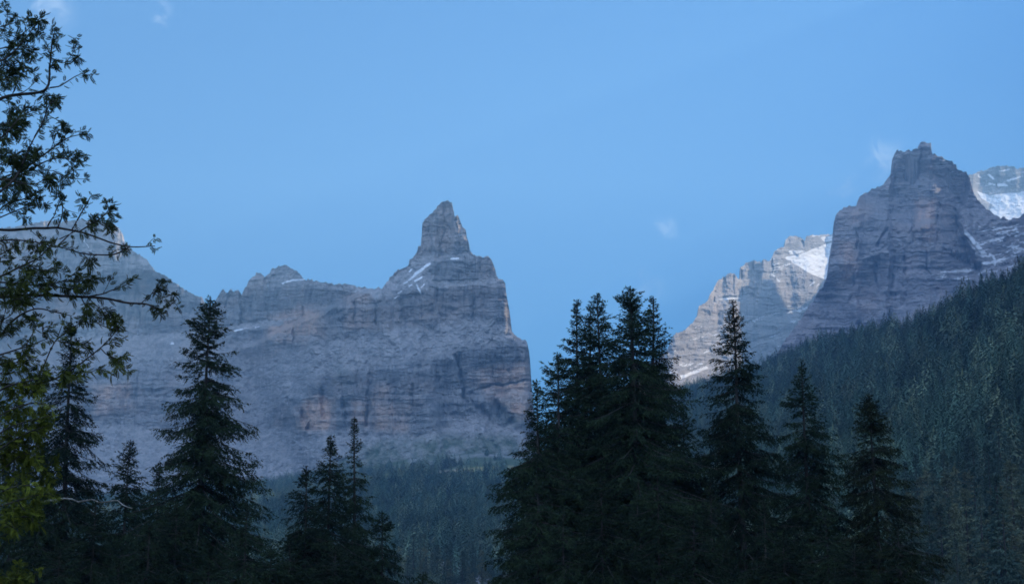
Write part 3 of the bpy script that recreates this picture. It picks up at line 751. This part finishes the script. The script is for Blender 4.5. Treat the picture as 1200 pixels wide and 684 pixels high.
fore(673, 351, 108, 5.6, 31, 'leftmost tall thin spire of the dense spruce clump in the middle', power=0.85, sparse=0.2)
fore(689, 360, 113, 5.2, 32, 'second thin spire from the left in the middle clump', power=0.85, sparse=0.15)
fore(706, 344, 106, 7.4, 33, 'broad topped spruce in the centre of the middle clump', power=0.78)
fore(730, 357, 111, 5.8, 34, 'thin spruce between the two broad tops of the middle clump', power=0.85)
fore(747, 338, 104, 8.6, 35, 'tallest and widest spruce at the right of the middle clump', power=0.78)
fore(757, 350, 107, 6.6, 40, 'spruce with its tip just right of the tallest one in the middle clump', power=0.82)
fore(655, 414, 102, 6.0, 36, 'shorter spruce on the left shoulder of the middle clump', power=0.8)
fore(634, 446, 100, 4.9, 37, 'lowest outer spruce at the left edge of the middle clump', power=0.75)
fore(800, 478, 110, 6.0, 38, 'shorter spruce leaning on the right edge of the middle clump', power=0.8)
fore(864, 355, 106, 6.4, 41, 'tall straight spruce standing alone right of the middle clump', power=0.88)
fore(941, 424, 110, 5.6, 42, 'middle one of the three separate spruces on the right, pale trunk showing', sparse=0.15, power=0.85)
fore(1023, 462, 108, 6.4, 43, 'rightmost and shortest of the three separate spruces, brownish', power=0.85, warm=0.25)

# lower spruces that close the gaps at the foot of the stand: copies of two of their own kind
fill_a = make_spruce(51, 10.0, 3.6, 'x', power=0.75)
fill_b = make_spruce(52, 10.0, 3.1, 'x', power=0.85, sparse=0.15)
fills = [(22, 470, 100, 0, 'dark spruce standing behind the yellow green rowan leaves at the left edge'), (52, 520, 96, 1, 'dark spruce tucked between the rowan leaves and the veiled spruce'),
         (112, 585, 92, 0, 'low dark spruce under the pale dead branch'), (175, 612, 88, 1, 'low dark spruce beneath the faint small spruce'), (208, 590, 98, 0, 'dark spruce filling the left foot of the big broad spruce'),
         (290, 588, 96, 1, 'dark spruce at the right foot of the big broad spruce'), (318, 640, 88, 0, 'lowest spruce between the big broad one and the low wide one'),
         (340, 632, 90, 1, 'low spruce at the left foot of the low wide one'), (392, 640, 92, 0, 'low spruce at the foot of the very slender one'), (630, 560, 94, 0, 'spruce at the left foot of the middle clump'),
         (660, 590, 92, 1, 'dark spruce in front of the shoulder of the middle clump'), (705, 560, 92, 0, 'dark spruce low in front of the middle clump'), (770, 540, 94, 0, 'dark spruce low in front of the widest one of the clump'),
         (832, 560, 98, 1, 'spruce closing the gap between the middle clump and the tall straight spruce'), (812, 600, 90, 0, 'low spruce below the right edge of the middle clump'),
         (895, 585, 96, 1, 'low spruce right of the tall straight one'), (968, 600, 96, 0, 'low spruce between the middle and shortest of the three separate spruces'), (918, 625, 92, 0, 'lowest spruce left of the pale trunk'),
         (1052, 612, 96, 1, 'low spruce at the right foot of the brownish spruce'), (1000, 640, 92, 0, 'lowest spruce left of the brownish spruce'), (70, 640, 84, 0, 'lowest dark spruce below the pale dead branch'),
         (245, 655, 86, 1, 'lowest dark spruce in front of the big broad spruce'), (140, 655, 86, 1, 'lowest dark spruce in front of the small sharp tipped spruce')]
first = {0: fill_a, 1: fill_b}; used = set()
for i, (px, py, dep, k, lab) in enumerate(fills):
    loc, H = place(px, py, dep)
    s = H/10.0
    w = 0.82+0.35*((i*37) % 10)/10
    if k not in used:
        used.add(k); o = first[k]
        o.location = loc; o.rotation_euler = (0, 0, i*1.1); o.scale = (w, w, s); o['label'] = lab
    else:
        dup(first[k], loc, i*1.1, (w, s), lab)

# ----------------------------------------------------------------- the forest on the slopes
def spray_tree(g, R, n, round_top=0.0, base=0.06):
    """a conifer of unit height: n ragged needle sprays spread through its cone"""
    t = (np.arange(n)+g.uniform(0, 1, n))/n
    t = t**0.60
    a = np.arange(n)*2.39996+g.normal(0, 0.35, n)
    prof = R*t**(0.90-0.5*round_top)*(1+0.22*np.sin(a*2+t*19+g.uniform(0, 6)))*np.where(t > 0.85, 1-0.8*(t-0.85)/0.15, 1)
    r = prof*g.uniform(0.62, 1.05, n)
    z = 1-t*(1-base)
    p = np.stack([r*np.cos(a), r*np.sin(a), z+0.015], -1)
    d = np.stack([0.75*np.cos(a), 0.75*np.sin(a), -0.55+0.9*np.exp(-t*14)], -1)+0.12*g.normal(0, 1, (n, 3))
    d /= np.linalg.norm(d, axis=1, keepdims=True)
    w = np.stack([-np.sin(a), np.cos(a), 0*a], -1)+0.12*g.normal(0, 1, (n, 3)); w /= np.linalg.norm(w, axis=1, keepdims=True)
    k = 1.35/math.sqrt(n)
    ln = k*(0.45+0.9*t)*g.uniform(0.6, 1.3, n)*(0.35+R*2.6); wd = ln*g.uniform(0.30, 0.50, n)
    V = np.stack([p-w*wd[:, None], p+w*wd[:, None], p+d*ln[:, None]*1.3], 1).reshape(-1, 3)
    s_ = 0.016*R*5
    V = np.concatenate([V, [(-s_, 0, 0.9), (s_, 0, 0.9), (0, 0, 1.02), (0, -s_, 0.9), (0, s_, 0.9), (0, 0, 1.02), (-.012, 0, -.02), (.012, 0, -.02), (0, 0, .8)]])
    return V, np.arange(len(V)).reshape(-1, 3)

gf = np.random.default_rng(99)
def scatter(px0, px1, spacing_fn, rmax_fn, n_try, rmin):
    """forest positions: uniform in area inside the wedge, thinned to a spacing that grows with distance"""
    a0, a1 = math.radians(az_of(px0)), math.radians(az_of(px1))
    az = gf.uniform(a0, a1, n_try)
    r = np.sqrt(gf.uniform(0, 1, n_try)*(4000**2-rmin**2)+rmin**2)
    R = np.interp(np.degrees(az), _ta[:, 0], _ta[:, 1]); r0 = np.interp(np.degrees(az), _ta[:, 0], _ta[:, 3])
    ok = (r < rmax_fn(R)) & (r > r0*0.96)
    keep = gf.uniform(0, 1, n_try) < 1/spacing_fn(r)**2*36
    ok &= keep
    return r[ok]*np.sin(az[ok]), r[ok]*np.cos(az[ok])
# right hill and the centre apron
xr, yr = scatter(690, 1290, lambda r: np.interp(r, [300, 600, 1200, 3000], [6.0, 6.4, 7.5, 10.5]), lambda R: R*1.03, 46000, 300)
xc, yc = scatter(-60, 690, lambda r: np.interp(r, [600, 1200, 3000], [7.0, 8.0, 10.5]), lambda R: np.minimum(R*0.97, 3080), 62000, 620)
kf = gf.uniform(0, 1, len(xc)) > tree_free(xc, yc)*1.01
xc, yc = xc[kf], yc[kf]
cpx, cpy = project(np.stack([xc, yc, ground_z(xc, yc)], -1))
st = (cpx > 500) & (cpx < 605) & (cpy > 655) & (yc < 1400) & (gf.uniform(0, 1, len(xc)) < 0.6)
xc, yc = xc[~st], yc[~st]
X = np.concatenate([xr, xc]); Yf = np.concatenate([yr, yc])
Z = ground_z(X, Yf)
Rr = np.hypot(X, Yf)
fpx, fpy = project(np.stack([X, Yf, Z+12], -1))
vis = (fpx > -40) & (fpx < 1260) & (fpy < 720)
X, Yf, Z, Rr, fpx, fpy = (a[vis] for a in (X, Yf, Z, Rr, fpx, fpy))
Ht = gf.normal(21, 4.5, len(X)).clip(9, 32)
Ht *= 1+0.15*fbm(X/90, Yf/90, 4.4, 2)
# hidden behind the foreground stand? only frame the individuals in the open gaps
order = np.argsort(Rr)
open_gap = ((fpx > 1040) | ((fpx > 460) & (fpx < 600)) | ((fpx > 900) & (fpx < 1000) & (fpy < 560)))
cand_r = [i for i in order if open_gap[i] and fpx[i] > 800 and fpx[i] < 1260 and fpy[i] < 690][:190]
cand_c = [i for i in order if open_gap[i] and fpx[i] < 640 and fpy[i] < 690][:70]
indiv = set(cand_r) | set(cand_c)
# individuals: five kinds, shared meshes
kinds = []
for k in range(5):
    V, F, tone, WV, WF = spruce_geo(200+k, 20.0, (3.3, 3.9, 3.0, 4.3, 3.6)[k], whorl=0.75, nbr=4.5, bl=0.5, tooth=0.33, tl=0.50, tw=0.11, base=1.5, power=(0.8, 0.7, 0.9, 0.62, 0.75)[k], limbs=False)
    warm = (0.0, 0.15, 0.0, 0.45, 0.1)[k]; lift = (1.0, 1.15, 0.85, 1.5, 1.1)[k]
    kinds.append((V, F, tone_attr(tone*lift, warm), WV, WF))
seen_kind = {}
for i in sorted(indiv):
    k = int(gf.integers(0, 5))
    right = fpx[i] > 640
    lab = ('conifer crowded among its like at the foot of the wooded right hillside' if right else
           'conifer in the hazy wood between the slender spruce and the middle clump')
    grp = 'conifers at the foot of the right hillside' if right else 'conifers in the hazy wood of the valley side'
    loc = (float(X[i]), float(Yf[i]), float(Z[i])-0.3)
    s = float(Ht[i])/20.0; w = s*float(gf.uniform(0.85, 1.25))
    if k not in seen_kind:
        V, F, ta_, WV, WF = kinds[k]
        r = thing('conifer_tree', lab, 'tree', loc, grp)
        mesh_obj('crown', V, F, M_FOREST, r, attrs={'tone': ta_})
        mesh_obj('trunk', WV, WF, M_BARK, r, smooth_shade=True)
        r.scale = (w, w, s); r.rotation_euler = (0, 0, float(gf.uniform(0, 6.28)))
        seen_kind[k] = r
    else:
        dup(seen_kind[k], loc, float(gf.uniform(0, 6.28)), (w, s), lab, grp)

# the rest: one mass of trees
lods = []
for nsp in (900, 320, 130):
    lods.append([spray_tree(np.random.default_rng(500+nsp+q), (0.17, 0.20, 0.15, 0.25)[q % 4], nsp, (0, 0.2, 0, 0.9)[q % 4]) for q in range(8)])
rest = np.array([i for i in range(len(X)) if i not in indiv])
Vs, Fs, Ts, off = [], [], [], 0
for li, (r0, r1) in enumerate(((0, 800), (800, 1700), (1700, 9e9))):
    for q in range(8):
        sel = rest[(Rr[rest] >= r0) & (Rr[rest] < r1)]
        sel = sel[(sel*7919 % 8) == q]
        if len(sel) == 0: continue
        bV, bF = lods[li][q]
        rz = gf.uniform(0, 2*PI, len(sel)); s = Ht[sel]; w = s*gf.uniform(0.85, 1.3, len(sel))
        c, sn = np.cos(rz), np.sin(rz)
        V = np.empty((len(sel), len(bV), 3))
        V[:, :, 0] = X[sel][:, None]+w[:, None]*(bV[None, :, 0]*c[:, None]-bV[None, :, 1]*sn[:, None])
        V[:, :, 1] = Yf[sel][:, None]+w[:, None]*(bV[None, :, 0]*sn[:, None]+bV[None, :, 1]*c[:, None])
        V[:, :, 2] = Z[sel][:, None]-0.3+s[:, None]*bV[None, :, 2]
        Fq_ = bF[None]+(np.arange(len(sel))*len(bV))[:, None, None]+off
        tone = gf.uniform(0.4, 1.35, len(sel))*(1.55 if q % 4 == 3 else 1.0)*(1+0.35*fbm(X[sel]/150, Yf[sel]/150, 6, 3))
        warm = (0.35 if q % 4 == 3 else 0.0)
        tt = np.repeat(np.stack([tone*(1+warm), tone*1.05, tone*0.95*(1-warm*0.4)], -1), len(bV), 0)
        Vs.append(V.reshape(-1, 3)); Fs.append(Fq_.reshape(-1, 3)); Ts.append(tt); off += len(sel)*len(bV)
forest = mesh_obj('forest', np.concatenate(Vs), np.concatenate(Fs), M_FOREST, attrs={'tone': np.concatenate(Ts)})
forest['kind'] = 'stuff'
forest['label'] = 'dense conifer wood covering the right hillside and the valley side below the massif'
print('forest trees', len(rest), 'individuals', len(indiv), 'tris', sum(len(f) for f in Fs))

# ----------------------------------------------------------------- the rowan on the left, close to the camera
gr = np.random.default_rng(5)
ROW_D = 13.0
def rp(px, py, d=ROW_D): return point(px, py, d)
rowan = thing('rowan_tree', 'leafy rowan reaching in from the left edge with thin dark branches and feathered leaves', 'tree', (0, 0, 0))
# traced boughs: (points, start radius, leaf density, yellowness with painted brightness)
B = [([(-20, 126), (10, 112), (50, 109), (58, 100), (59, 75), (61, 50), (64, 38)], .016, 1.0, 0), ([(59, 103), (70, 101), (88, 89), (98, 85)], .006, .8, 0), ([(60, 68), (74, 76), (82, 68), (90, 52)], .004, 1.3, 0),
     ([(-20, 78), (10, 70), (30, 45), (48, 18)], .009, 1.6, 0), ([(-10, 50), (6, 36), (10, 12), (3, 10)], .004, .7, 0), ([(-15, 60), (12, 55), (30, 55), (40, 60)], .006, 1.8, 0), ([(-20, 95), (5, 86), (14, 78), (44, 70)], .006, 1.5, 0), ([(20, 45), (38, 30), (46, 22)], .004, 1.8, 0),
     ([(14, 112), (22, 92), (27, 70)], .004, .8, 0), ([(10, 113), (30, 107), (45, 92)], .004, .9, 0), ([(52, 108), (60, 118), (66, 122)], .004, 1.5, 0),
     ([(-20, 175), (5, 160), (22, 140), (30, 122)], .008, 1.8, 0), ([(-20, 150), (10, 145), (28, 135), (45, 128)], .006, 1.7, 0), ([(8, 165), (12, 140), (10, 120)], .004, .9, 0), ([(-20, 240), (20, 210), (38, 165), (52, 140), (58, 120), (68, 118)], .010, 1.0, 0),
     ([(38, 165), (46, 150), (62, 136), (75, 148)], .004, 1.2, 0), ([(-20, 232), (20, 205), (50, 182), (72, 166), (86, 160), (102, 156)], .009, 1.0, 0), ([(72, 166), (78, 156), (98, 155)], .004, 1.5, 0), ([(60, 175), (66, 155), (76, 148)], .004, .8, 0),
     ([(20, 208), (48, 192), (60, 186), (75, 178), (76, 168)], .007, .9, 0), ([(60, 187), (72, 185), (86, 188), (98, 192)], .004, 1.6, 0), ([(85, 188), (92, 183), (97, 182)], .003, 1.4, 0), ([(-20, 220), (10, 205), (35, 200), (62, 200)], .008, 1.5, 0), ([(62, 200), (74, 206), (90, 210), (102, 209)], .004, 1.1, 0),
     ([(74, 206), (73, 222), (70, 232)], .003, .9, 0), ([(-20, 210), (12, 210), (40, 218), (60, 206)], .008, 1.7, 0), ([(-20, 270), (5, 240), (30, 233), (50, 222), (56, 213)], .008, 1.7, 0), ([(-20, 200), (6, 190), (20, 180), (30, 175)], .005, 1.8, 0), ([(0, 255), (25, 244), (40, 240), (55, 240)], .005, 1.4, 0),
     ([(20, 235), (22, 215), (24, 190)], .004, 1.2, 0),
     ([(-30, 268), (10, 270), (50, 267), (68, 266), (90, 271), (112, 278), (130, 284), (150, 289), (168, 289), (181, 288)], .013, .15, 0), ([(171, 289), (177, 282), (181, 279)], .0025, .8, 0), ([(178, 289), (182, 293)], .002, 1.2, 0), ([(144, 285), (148, 290), (146, 294)], .004, 3.0, 0),
     ([(55, 267), (62, 254), (66, 243), (71, 236)], .006, .8, 0), ([(68, 266), (73, 253), (73, 240), (71, 224), (70, 212)], .006, 1.2, 0), ([(72, 240), (78, 246), (92, 250)], .003, .8, 0), ([(84, 270), (92, 254), (100, 240), (106, 229), (110, 230)], .007, .9, 0),
     ([(92, 272), (104, 264), (116, 258), (128, 246), (130, 240)], .006, 2.2, 0), ([(115, 260), (124, 262), (128, 268)], .003, 2.0, 0), ([(118, 256), (126, 250), (135, 250)], .003, 2.0, 0), ([(147, 291), (140, 296), (122, 299), (98, 298), (72, 290), (50, 282), (36, 270)], .007, .6, 0), ([(98, 298), (104, 304), (108, 308)], .003, 2.0, 0), ([(70, 280), (92, 270)], .004, .5, 0),
     ([(124, 276), (128, 274), (129, 271)], .003, .4, 0), ([(68, 288), (84, 272), (92, 266)], .006, .3, 0),
     ([(-20, 335), (10, 318), (36, 308), (50, 300), (62, 284)], .010, 1.7, .25), ([(-20, 285), (10, 280), (40, 282), (60, 288), (70, 290)], .007, 1.2, .2), ([(30, 310), (50, 318), (66, 312)], .005, 2.2, .3), ([(-10, 330), (20, 332), (50, 336), (75, 330), (90, 318)], .008, 2.0, .3),
     ([(75, 330), (92, 330), (112, 326), (122, 325)], .004, 2.0, .2), ([(60, 335), (90, 340), (100, 344)], .006, 2.0, .2), ([(95, 349), (118, 345), (135, 338), (146, 334), (155, 330)], .006, .7, 0), ([(120, 345), (130, 328), (132, 322)], .003, 1.0, 0), ([(-20, 350), (40, 345), (95, 348), (130, 350), (155, 356), (172, 356), (188, 364), (200, 357), (206, 352)], .013, .3, 0),
     ([(165, 356), (175, 346), (185, 340), (188, 338)], .004, 2.2, 0), ([(175, 358), (186, 364), (190, 368)], .003, 2.4, 0), ([(188, 350), (198, 345), (207, 344)], .003, 1.2, 0), ([(192, 345), (195, 336), (196, 332)], .002, .8, 0), ([(206, 356), (209, 361)], .002, 1.0, 0), ([(185, 360), (178, 362)], .003, 2.0, 0),
     ([(-20, 420), (12, 378), (28, 366), (44, 361), (62, 365), (84, 370)], .011, .5, .2), ([(40, 362), (32, 350), (60, 345)], .005, 1.6, .2), ([(105, 358), (108, 372), (116, 380), (132, 386), (138, 384), (141, 376)], .004, .6, .1), ([(104, 350), (118, 362), (124, 372)], .004, 2.0, .1), ([(96, 350), (103, 365), (100, 375)], .004, 2.0, .2),
     ([(36, 458), (48, 435), (58, 412), (68, 395), (76, 375)], .007, .5, .3), ([(40, 452), (75, 440), (95, 425), (118, 408), (132, 394), (142, 380)], .008, .8, .5), ([(118, 408), (128, 418), (140, 420), (138, 432)], .004, 2.4, .5), ([(120, 405), (135, 400), (145, 396)], .003, 1.8, .4),
     ([(66, 398), (78, 388), (92, 380), (100, 372)], .005, 2.0, .3), ([(70, 400), (90, 404), (105, 402)], .005, 1.8, .3), ([(-20, 420), (15, 412), (40, 403), (58, 396)], .008, 1.2, .3), ([(30, 405), (40, 388), (44, 378)], .004, 1.8, .3), ([(55, 398), (48, 385), (70, 378)], .004, 1.5, .3), ([(55, 440), (75, 448), (96, 440), (118, 430)], .005, 1.8, .6),
     ([(-20, 470), (10, 450), (40, 445), (62, 436)], .009, 1.8, .7), ([(-20, 440), (0, 425), (20, 425), (40, 420)], .006, 1.7, .6),
     ([(-20, 500), (10, 480), (40, 470), (62, 476)], .008, 2.4, .9), ([(-20, 540), (8, 520), (35, 505), (58, 498)], .008, 2.6, 1), ([(-20, 520), (15, 498), (45, 490), (60, 486)], .007, 2.2, .9), ([(-20, 575), (5, 548), (30, 528), (40, 520)], .007, 2.4, 1), ([(-20, 560), (0, 530), (15, 520)], .005, 2.2, 1), ([(-20, 600), (10, 560), (38, 552), (64, 551)], .006, 1.8, .8),
     ([(-20, 600), (15, 588), (40, 580), (60, 578)], .007, 2.6, 1), ([(-20, 590), (10, 572), (30, 568), (50, 570)], .006, 2.4, 1), ([(-10, 612), (15, 605), (36, 606), (40, 612)], .006, 2.4, 1), ([(-20, 640), (0, 628), (12, 626)], .005, 2.2, 1), ([(20, 585), (30, 600), (44, 604)], .004, 2.2, 1),
     ([(-20, 400), (0, 385), (8, 360), (2, 340)], .007, 2.0, .2), ([(-20, 320), (-2, 300), (12, 292), (20, 288)], .006, 1.8, .15), ([(-20, 130), (-4, 100), (4, 80), (8, 62)], .006, 1.8, 0),
     ([(-20, 455), (5, 448), (28, 452), (48, 448)], .006, 2.6, .9), ([(-20, 485), (5, 470), (25, 460), (44, 462)], .006, 2.6, 1), ([(-20, 530), (10, 512), (30, 500), (50, 508)], .006, 2.6, 1), ([(-20, 552), (10, 536), (34, 530), (52, 532)], .006, 2.6, 1),
     ([(-20, 610), (8, 600), (24, 596), (48, 590)], .006, 2.6, 1), ([(-20, 626), (4, 616), (22, 616)], .005, 2.6, 1), ([(-20, 345), (10, 335), (30, 326), (60, 326)], .006, 2.2, .3), ([(-20, 365), (10, 352), (36, 348)], .006, 2.0, .25), ([(-20, 385), (15, 370), (22, 350)], .005, 1.8, .25),
     ([(-20, 40), (4, 30), (22, 26)], .005, 1.8, 0), ([(-20, 100), (0, 92), (22, 96)], .005, 2.0, 0), ([(-20, 165), (4, 150), (16, 136), (20, 128)], .005, 2.2, 0), ([(-20, 190), (10, 178), (28, 184)], .005, 2.0, 0), ([(-20, 225), (6, 222), (26, 214)], .005, 2.0, 0), ([(-20, 430), (6, 440), (24, 432)], .005, 2.2, .7),
     ([(-20, 690), (8, 676), (22, 673), (34, 677)], .006, 3.0, .8), ([(-20, 684), (4, 680), (18, 680)], .006, 3.0, .7)]
twigs = []
for pts, r0, dens, yel in B:                 # fine side twigs carry most of the leaves
    pp = np.array(pts, float)
    if dens < 0.5 or r0 < 0.0035: continue
    seglen = np.hypot(*np.diff(pp, axis=0).T); cum = np.concatenate([[0], np.cumsum(seglen)])
    for _ in range(int(cum[-1]*dens/24)):
        u = gr.uniform(0.2, 0.97)*cum[-1]
        q = np.array([np.interp(u, cum, pp[:, 0]), np.interp(u, cum, pp[:, 1])])
        if q[0] < -18: continue
        i_ = min(np.searchsorted(cum, u, 'right')-1, len(pp)-2)
        th = math.atan2(*(pp[i_+1]-pp[i_])[::-1])+gr.choice([-1, 1])*gr.uniform(0.4, 1.1)
        ln_ = gr.uniform(7, 19)
        e1 = q+ln_*0.5*np.array([math.cos(th), math.sin(th)])
        th += gr.normal(0, 0.35)
        e2 = e1+ln_*0.5*np.array([math.cos(th), math.sin(th)])
        twigs.append(([tuple(q), tuple(e1), tuple(e2)], 0.0022, 2.2, yel))
B = B+twigs
wood, leaf_pos, leaf_dir, leaf_y = [], [], [], []
for pts, r0, dens, yel in B:
    pp = np.array(pts, float)
    # refine with a little wander
    tt = np.linspace(0, len(pp)-1, (len(pp)-1)*5+1)
    sx = np.interp(tt, np.arange(len(pp)), pp[:, 0]); sy = np.interp(tt, np.arange(len(pp)), pp[:, 1])
    ker = np.array([1, 2, 3, 2, 1.0]); ker /= ker.sum()
    if len(sx) > 8:
        sx[2:-2] = np.convolve(sx, ker, 'valid'); sy[2:-2] = np.convolve(sy, ker, 'valid')
    jit = np.minimum(tt, 1)
    seed = gr.uniform(0, 60)
    sx = sx+jit*1.3*fbm(tt*0.9+seed, seed, 0, 2); sy = sy+jit*1.3*fbm(tt*0.9+seed, seed+9, 0, 2)
    dep = ROW_D+gr.uniform(-0.9, 0.9)+np.cumsum(gr.normal(0, 0.03, len(tt)))
    if pp[0, 0] > -9:                        # a side twig starts on its bough: keep it near the mean depth
        dep = ROW_D+0.3*gr.normal()+np.cumsum(gr.normal(0, 0.04, len(tt)))
    P3 = point(sx, sy, dep)
    rad = r0*(1-0.78*np.linspace(0, 1, len(tt)))+0.0012
    if pp[0, 0] <= -9:                       # run the bough back to the stem outside the frame
        root = point(-150, pp[0, 1]+70, ROW_D+0.2)
        k = np.linspace(0, 1, 5)[:-1, None]
        ext = root*(1-k)+P3[0]*k
        ext[:, 2] += 0.15*np.sin(k[:, 0]*PI)
        P3 = np.concatenate([ext, P3]); rad = np.concatenate([np.full(4, r0*1.1), rad])
        vis_from = 4
    else:
        vis_from = 0
    wood.append(tube(P3, rad, 5))
    seg = P3[vis_from:]
    L = np.sum(np.linalg.norm(np.diff(seg, axis=0), axis=1))
    nleaf = max(1, int(L*dens*24+0.5))
    ss = 1-gr.uniform(0, 1, nleaf)**1.25*0.85
    if dens > 0.35: ss[:2] = 1.0
    fi = ss*(len(seg)-1); i0 = np.clip(fi.astype(int), 0, len(seg)-2)
    p = seg[i0]+(seg[i0+1]-seg[i0])*(fi-i0)[:, None]
    d = seg[i0+1]-seg[i0]; d /= np.linalg.norm(d, axis=1, keepdims=True)+1e-9
    rnd = gr.normal(0, 1, (nleaf, 3)); rnd /= np.linalg.norm(rnd, axis=1, keepdims=True)
    dd = 0.60*d+0.75*rnd+np.array([0.12, 0, -0.05]); dd /= np.linalg.norm(dd, axis=1, keepdims=True)
    leaf_pos.append(p); leaf_dir.append(dd); leaf_y.append(np.full(nleaf, yel))
# the stem
st_z = np.linspace(-0.4, 8.0, 16)
root = point(-150, 400, ROW_D+0.2)
gz0 = float(ground_z(root[0], root[1]))
wood.append(tube(np.stack([root[0]-0.1+0.12*np.sin(st_z*0.8), root[1]+0.10*np.cos(st_z*0.7), gz0+st_z], -1), 0.11*(1-st_z/9.5)+0.01, 10))
wood.append(tube(point(np.array([-150, -60, 10, 50.0]), np.array([660, 618, 597, 588.0]), ROW_D+np.array([0.2, 0.6, 1.2, 1.5])), np.array([.022, .018, .014, .011]), 6))
WV, WF = join(wood)
mesh_obj('trunk', WV, WF, M_TWIG, rowan, smooth_shade=True)
LP, LD, LY = np.concatenate(leaf_pos), np.concatenate(leaf_dir), np.concatenate(leaf_y)
nL = len(LP)
# one pinnate leaf: a thin stalk with six or seven pairs of pointed leaflets and one at the end
def leaf_template():
    V, F = [], []
    def leaflet(o, dx, dy, ln, wd, dz):
        i = len(V)
        n_ = (-dy, dx)
        V.extend([(o[0], o[1], 0), (o[0]+dx*ln*0.4+n_[0]*wd, o[1]+dy*ln*0.4+n_[1]*wd, 0.02*ln), (o[0]+dx*ln, o[1]+dy*ln, dz), (o[0]+dx*ln*0.4-n_[0]*wd, o[1]+dy*ln*0.4-n_[1]*wd, 0.02*ln)])
        F.extend([(i, i+1, i+2), (i, i+2, i+3)])
    for k in range(6):
        x = 0.28+0.105*k
        ln = (0.30, 0.34, 0.36, 0.35, 0.32, 0.28)[k]
        for s in (-1, 1):
            leaflet((x, 0), math.cos(1.02), s*math.sin(1.02), ln, 0.058, -0.07)
    leaflet((0.88, 0), 1, 0, 0.27, 0.058, -0.08)
    i = len(V); V.extend([(0, -.008, 0), (0, .008, 0), (0.9, 0, 0)]); F.append((i, i+1, i+2))
    return np.array(V), np.array(F)
tV, tF = leaf_template()
size = gr.uniform(0.040, 0.086, nL)
side_v = np.cross(LD, gr.normal(0, 1, (nL, 3))*0.6+np.array([0, 0, 1.0])); side_v /= np.linalg.norm(side_v, axis=1, keepdims=True)+1e-9
nrm = np.cross(LD, side_v)
curl = gr.uniform(0.0, 0.35, nL)
fold = gr.uniform(0.0, 0.6, nL)
tx, ty, tz = tV[:, 0], tV[:, 1], tV[:, 2]
LV = LP[:, None]+size[:, None, None]*(LD[:, None]*tx[None, :, None]+side_v[:, None]*ty[None, :, None]*(1-0.3*fold)[:, None, None]
      + nrm[:, None]*(tz[None, :]+fold[:, None]*np.abs(ty)[None, :])[:, :, None])
LV[:, :, 2] -= size[:, None]*curl[:, None]*(tx[None, :]**2)
LF = (tF[None]+(np.arange(nL)*len(tV))[:, None, None]).reshape(-1, 3)
b_ = gr.uniform(0.55, 1.3, nL)*(1+0.35*noise3(LP[:, 0]*2.2, LP[:, 1]*2.2, LP[:, 2]*2.2))
yy = np.clip((LY+0.10)*gr.uniform(0.2, 1.35, nL), 0, 1)
tone = np.stack([b_*(1+2.1*yy), b_*(1+1.7*yy), b_*(1-0.2*yy)], -1)  # yellower leaves, also brightened in the colour for light falling on them
mesh_obj('leaves', LV.reshape(-1, 3), LF, M_LEAF, rowan, attrs={'tone': np.repeat(tone, len(tV), 0)})
# the bare pale limb
pts = [(50, 588), (58, 587), (66, 585), (75, 584.5), (84, 586), (92, 585), (99, 586), (108, 585.5), (116, 587), (124, 586.2), (133, 587), (138, 588), (144, 591), (150, 592.5), (155, 596)]
pp = np.array(pts, float)
P3 = point(pp[:, 0], pp[:, 1]+1.0*gr.normal(size=len(pp))*(np.arange(len(pp)) > 0), ROW_D+1.5+0.05*gr.normal(size=len(pp))*(np.arange(len(pp)) > 0))
mesh_obj('dead_branch', *tube(P3, np.linspace(0.011, 0.004, len(pp)), 6), M_DEAD, rowan, smooth_shade=True)
print('leaves', nL)
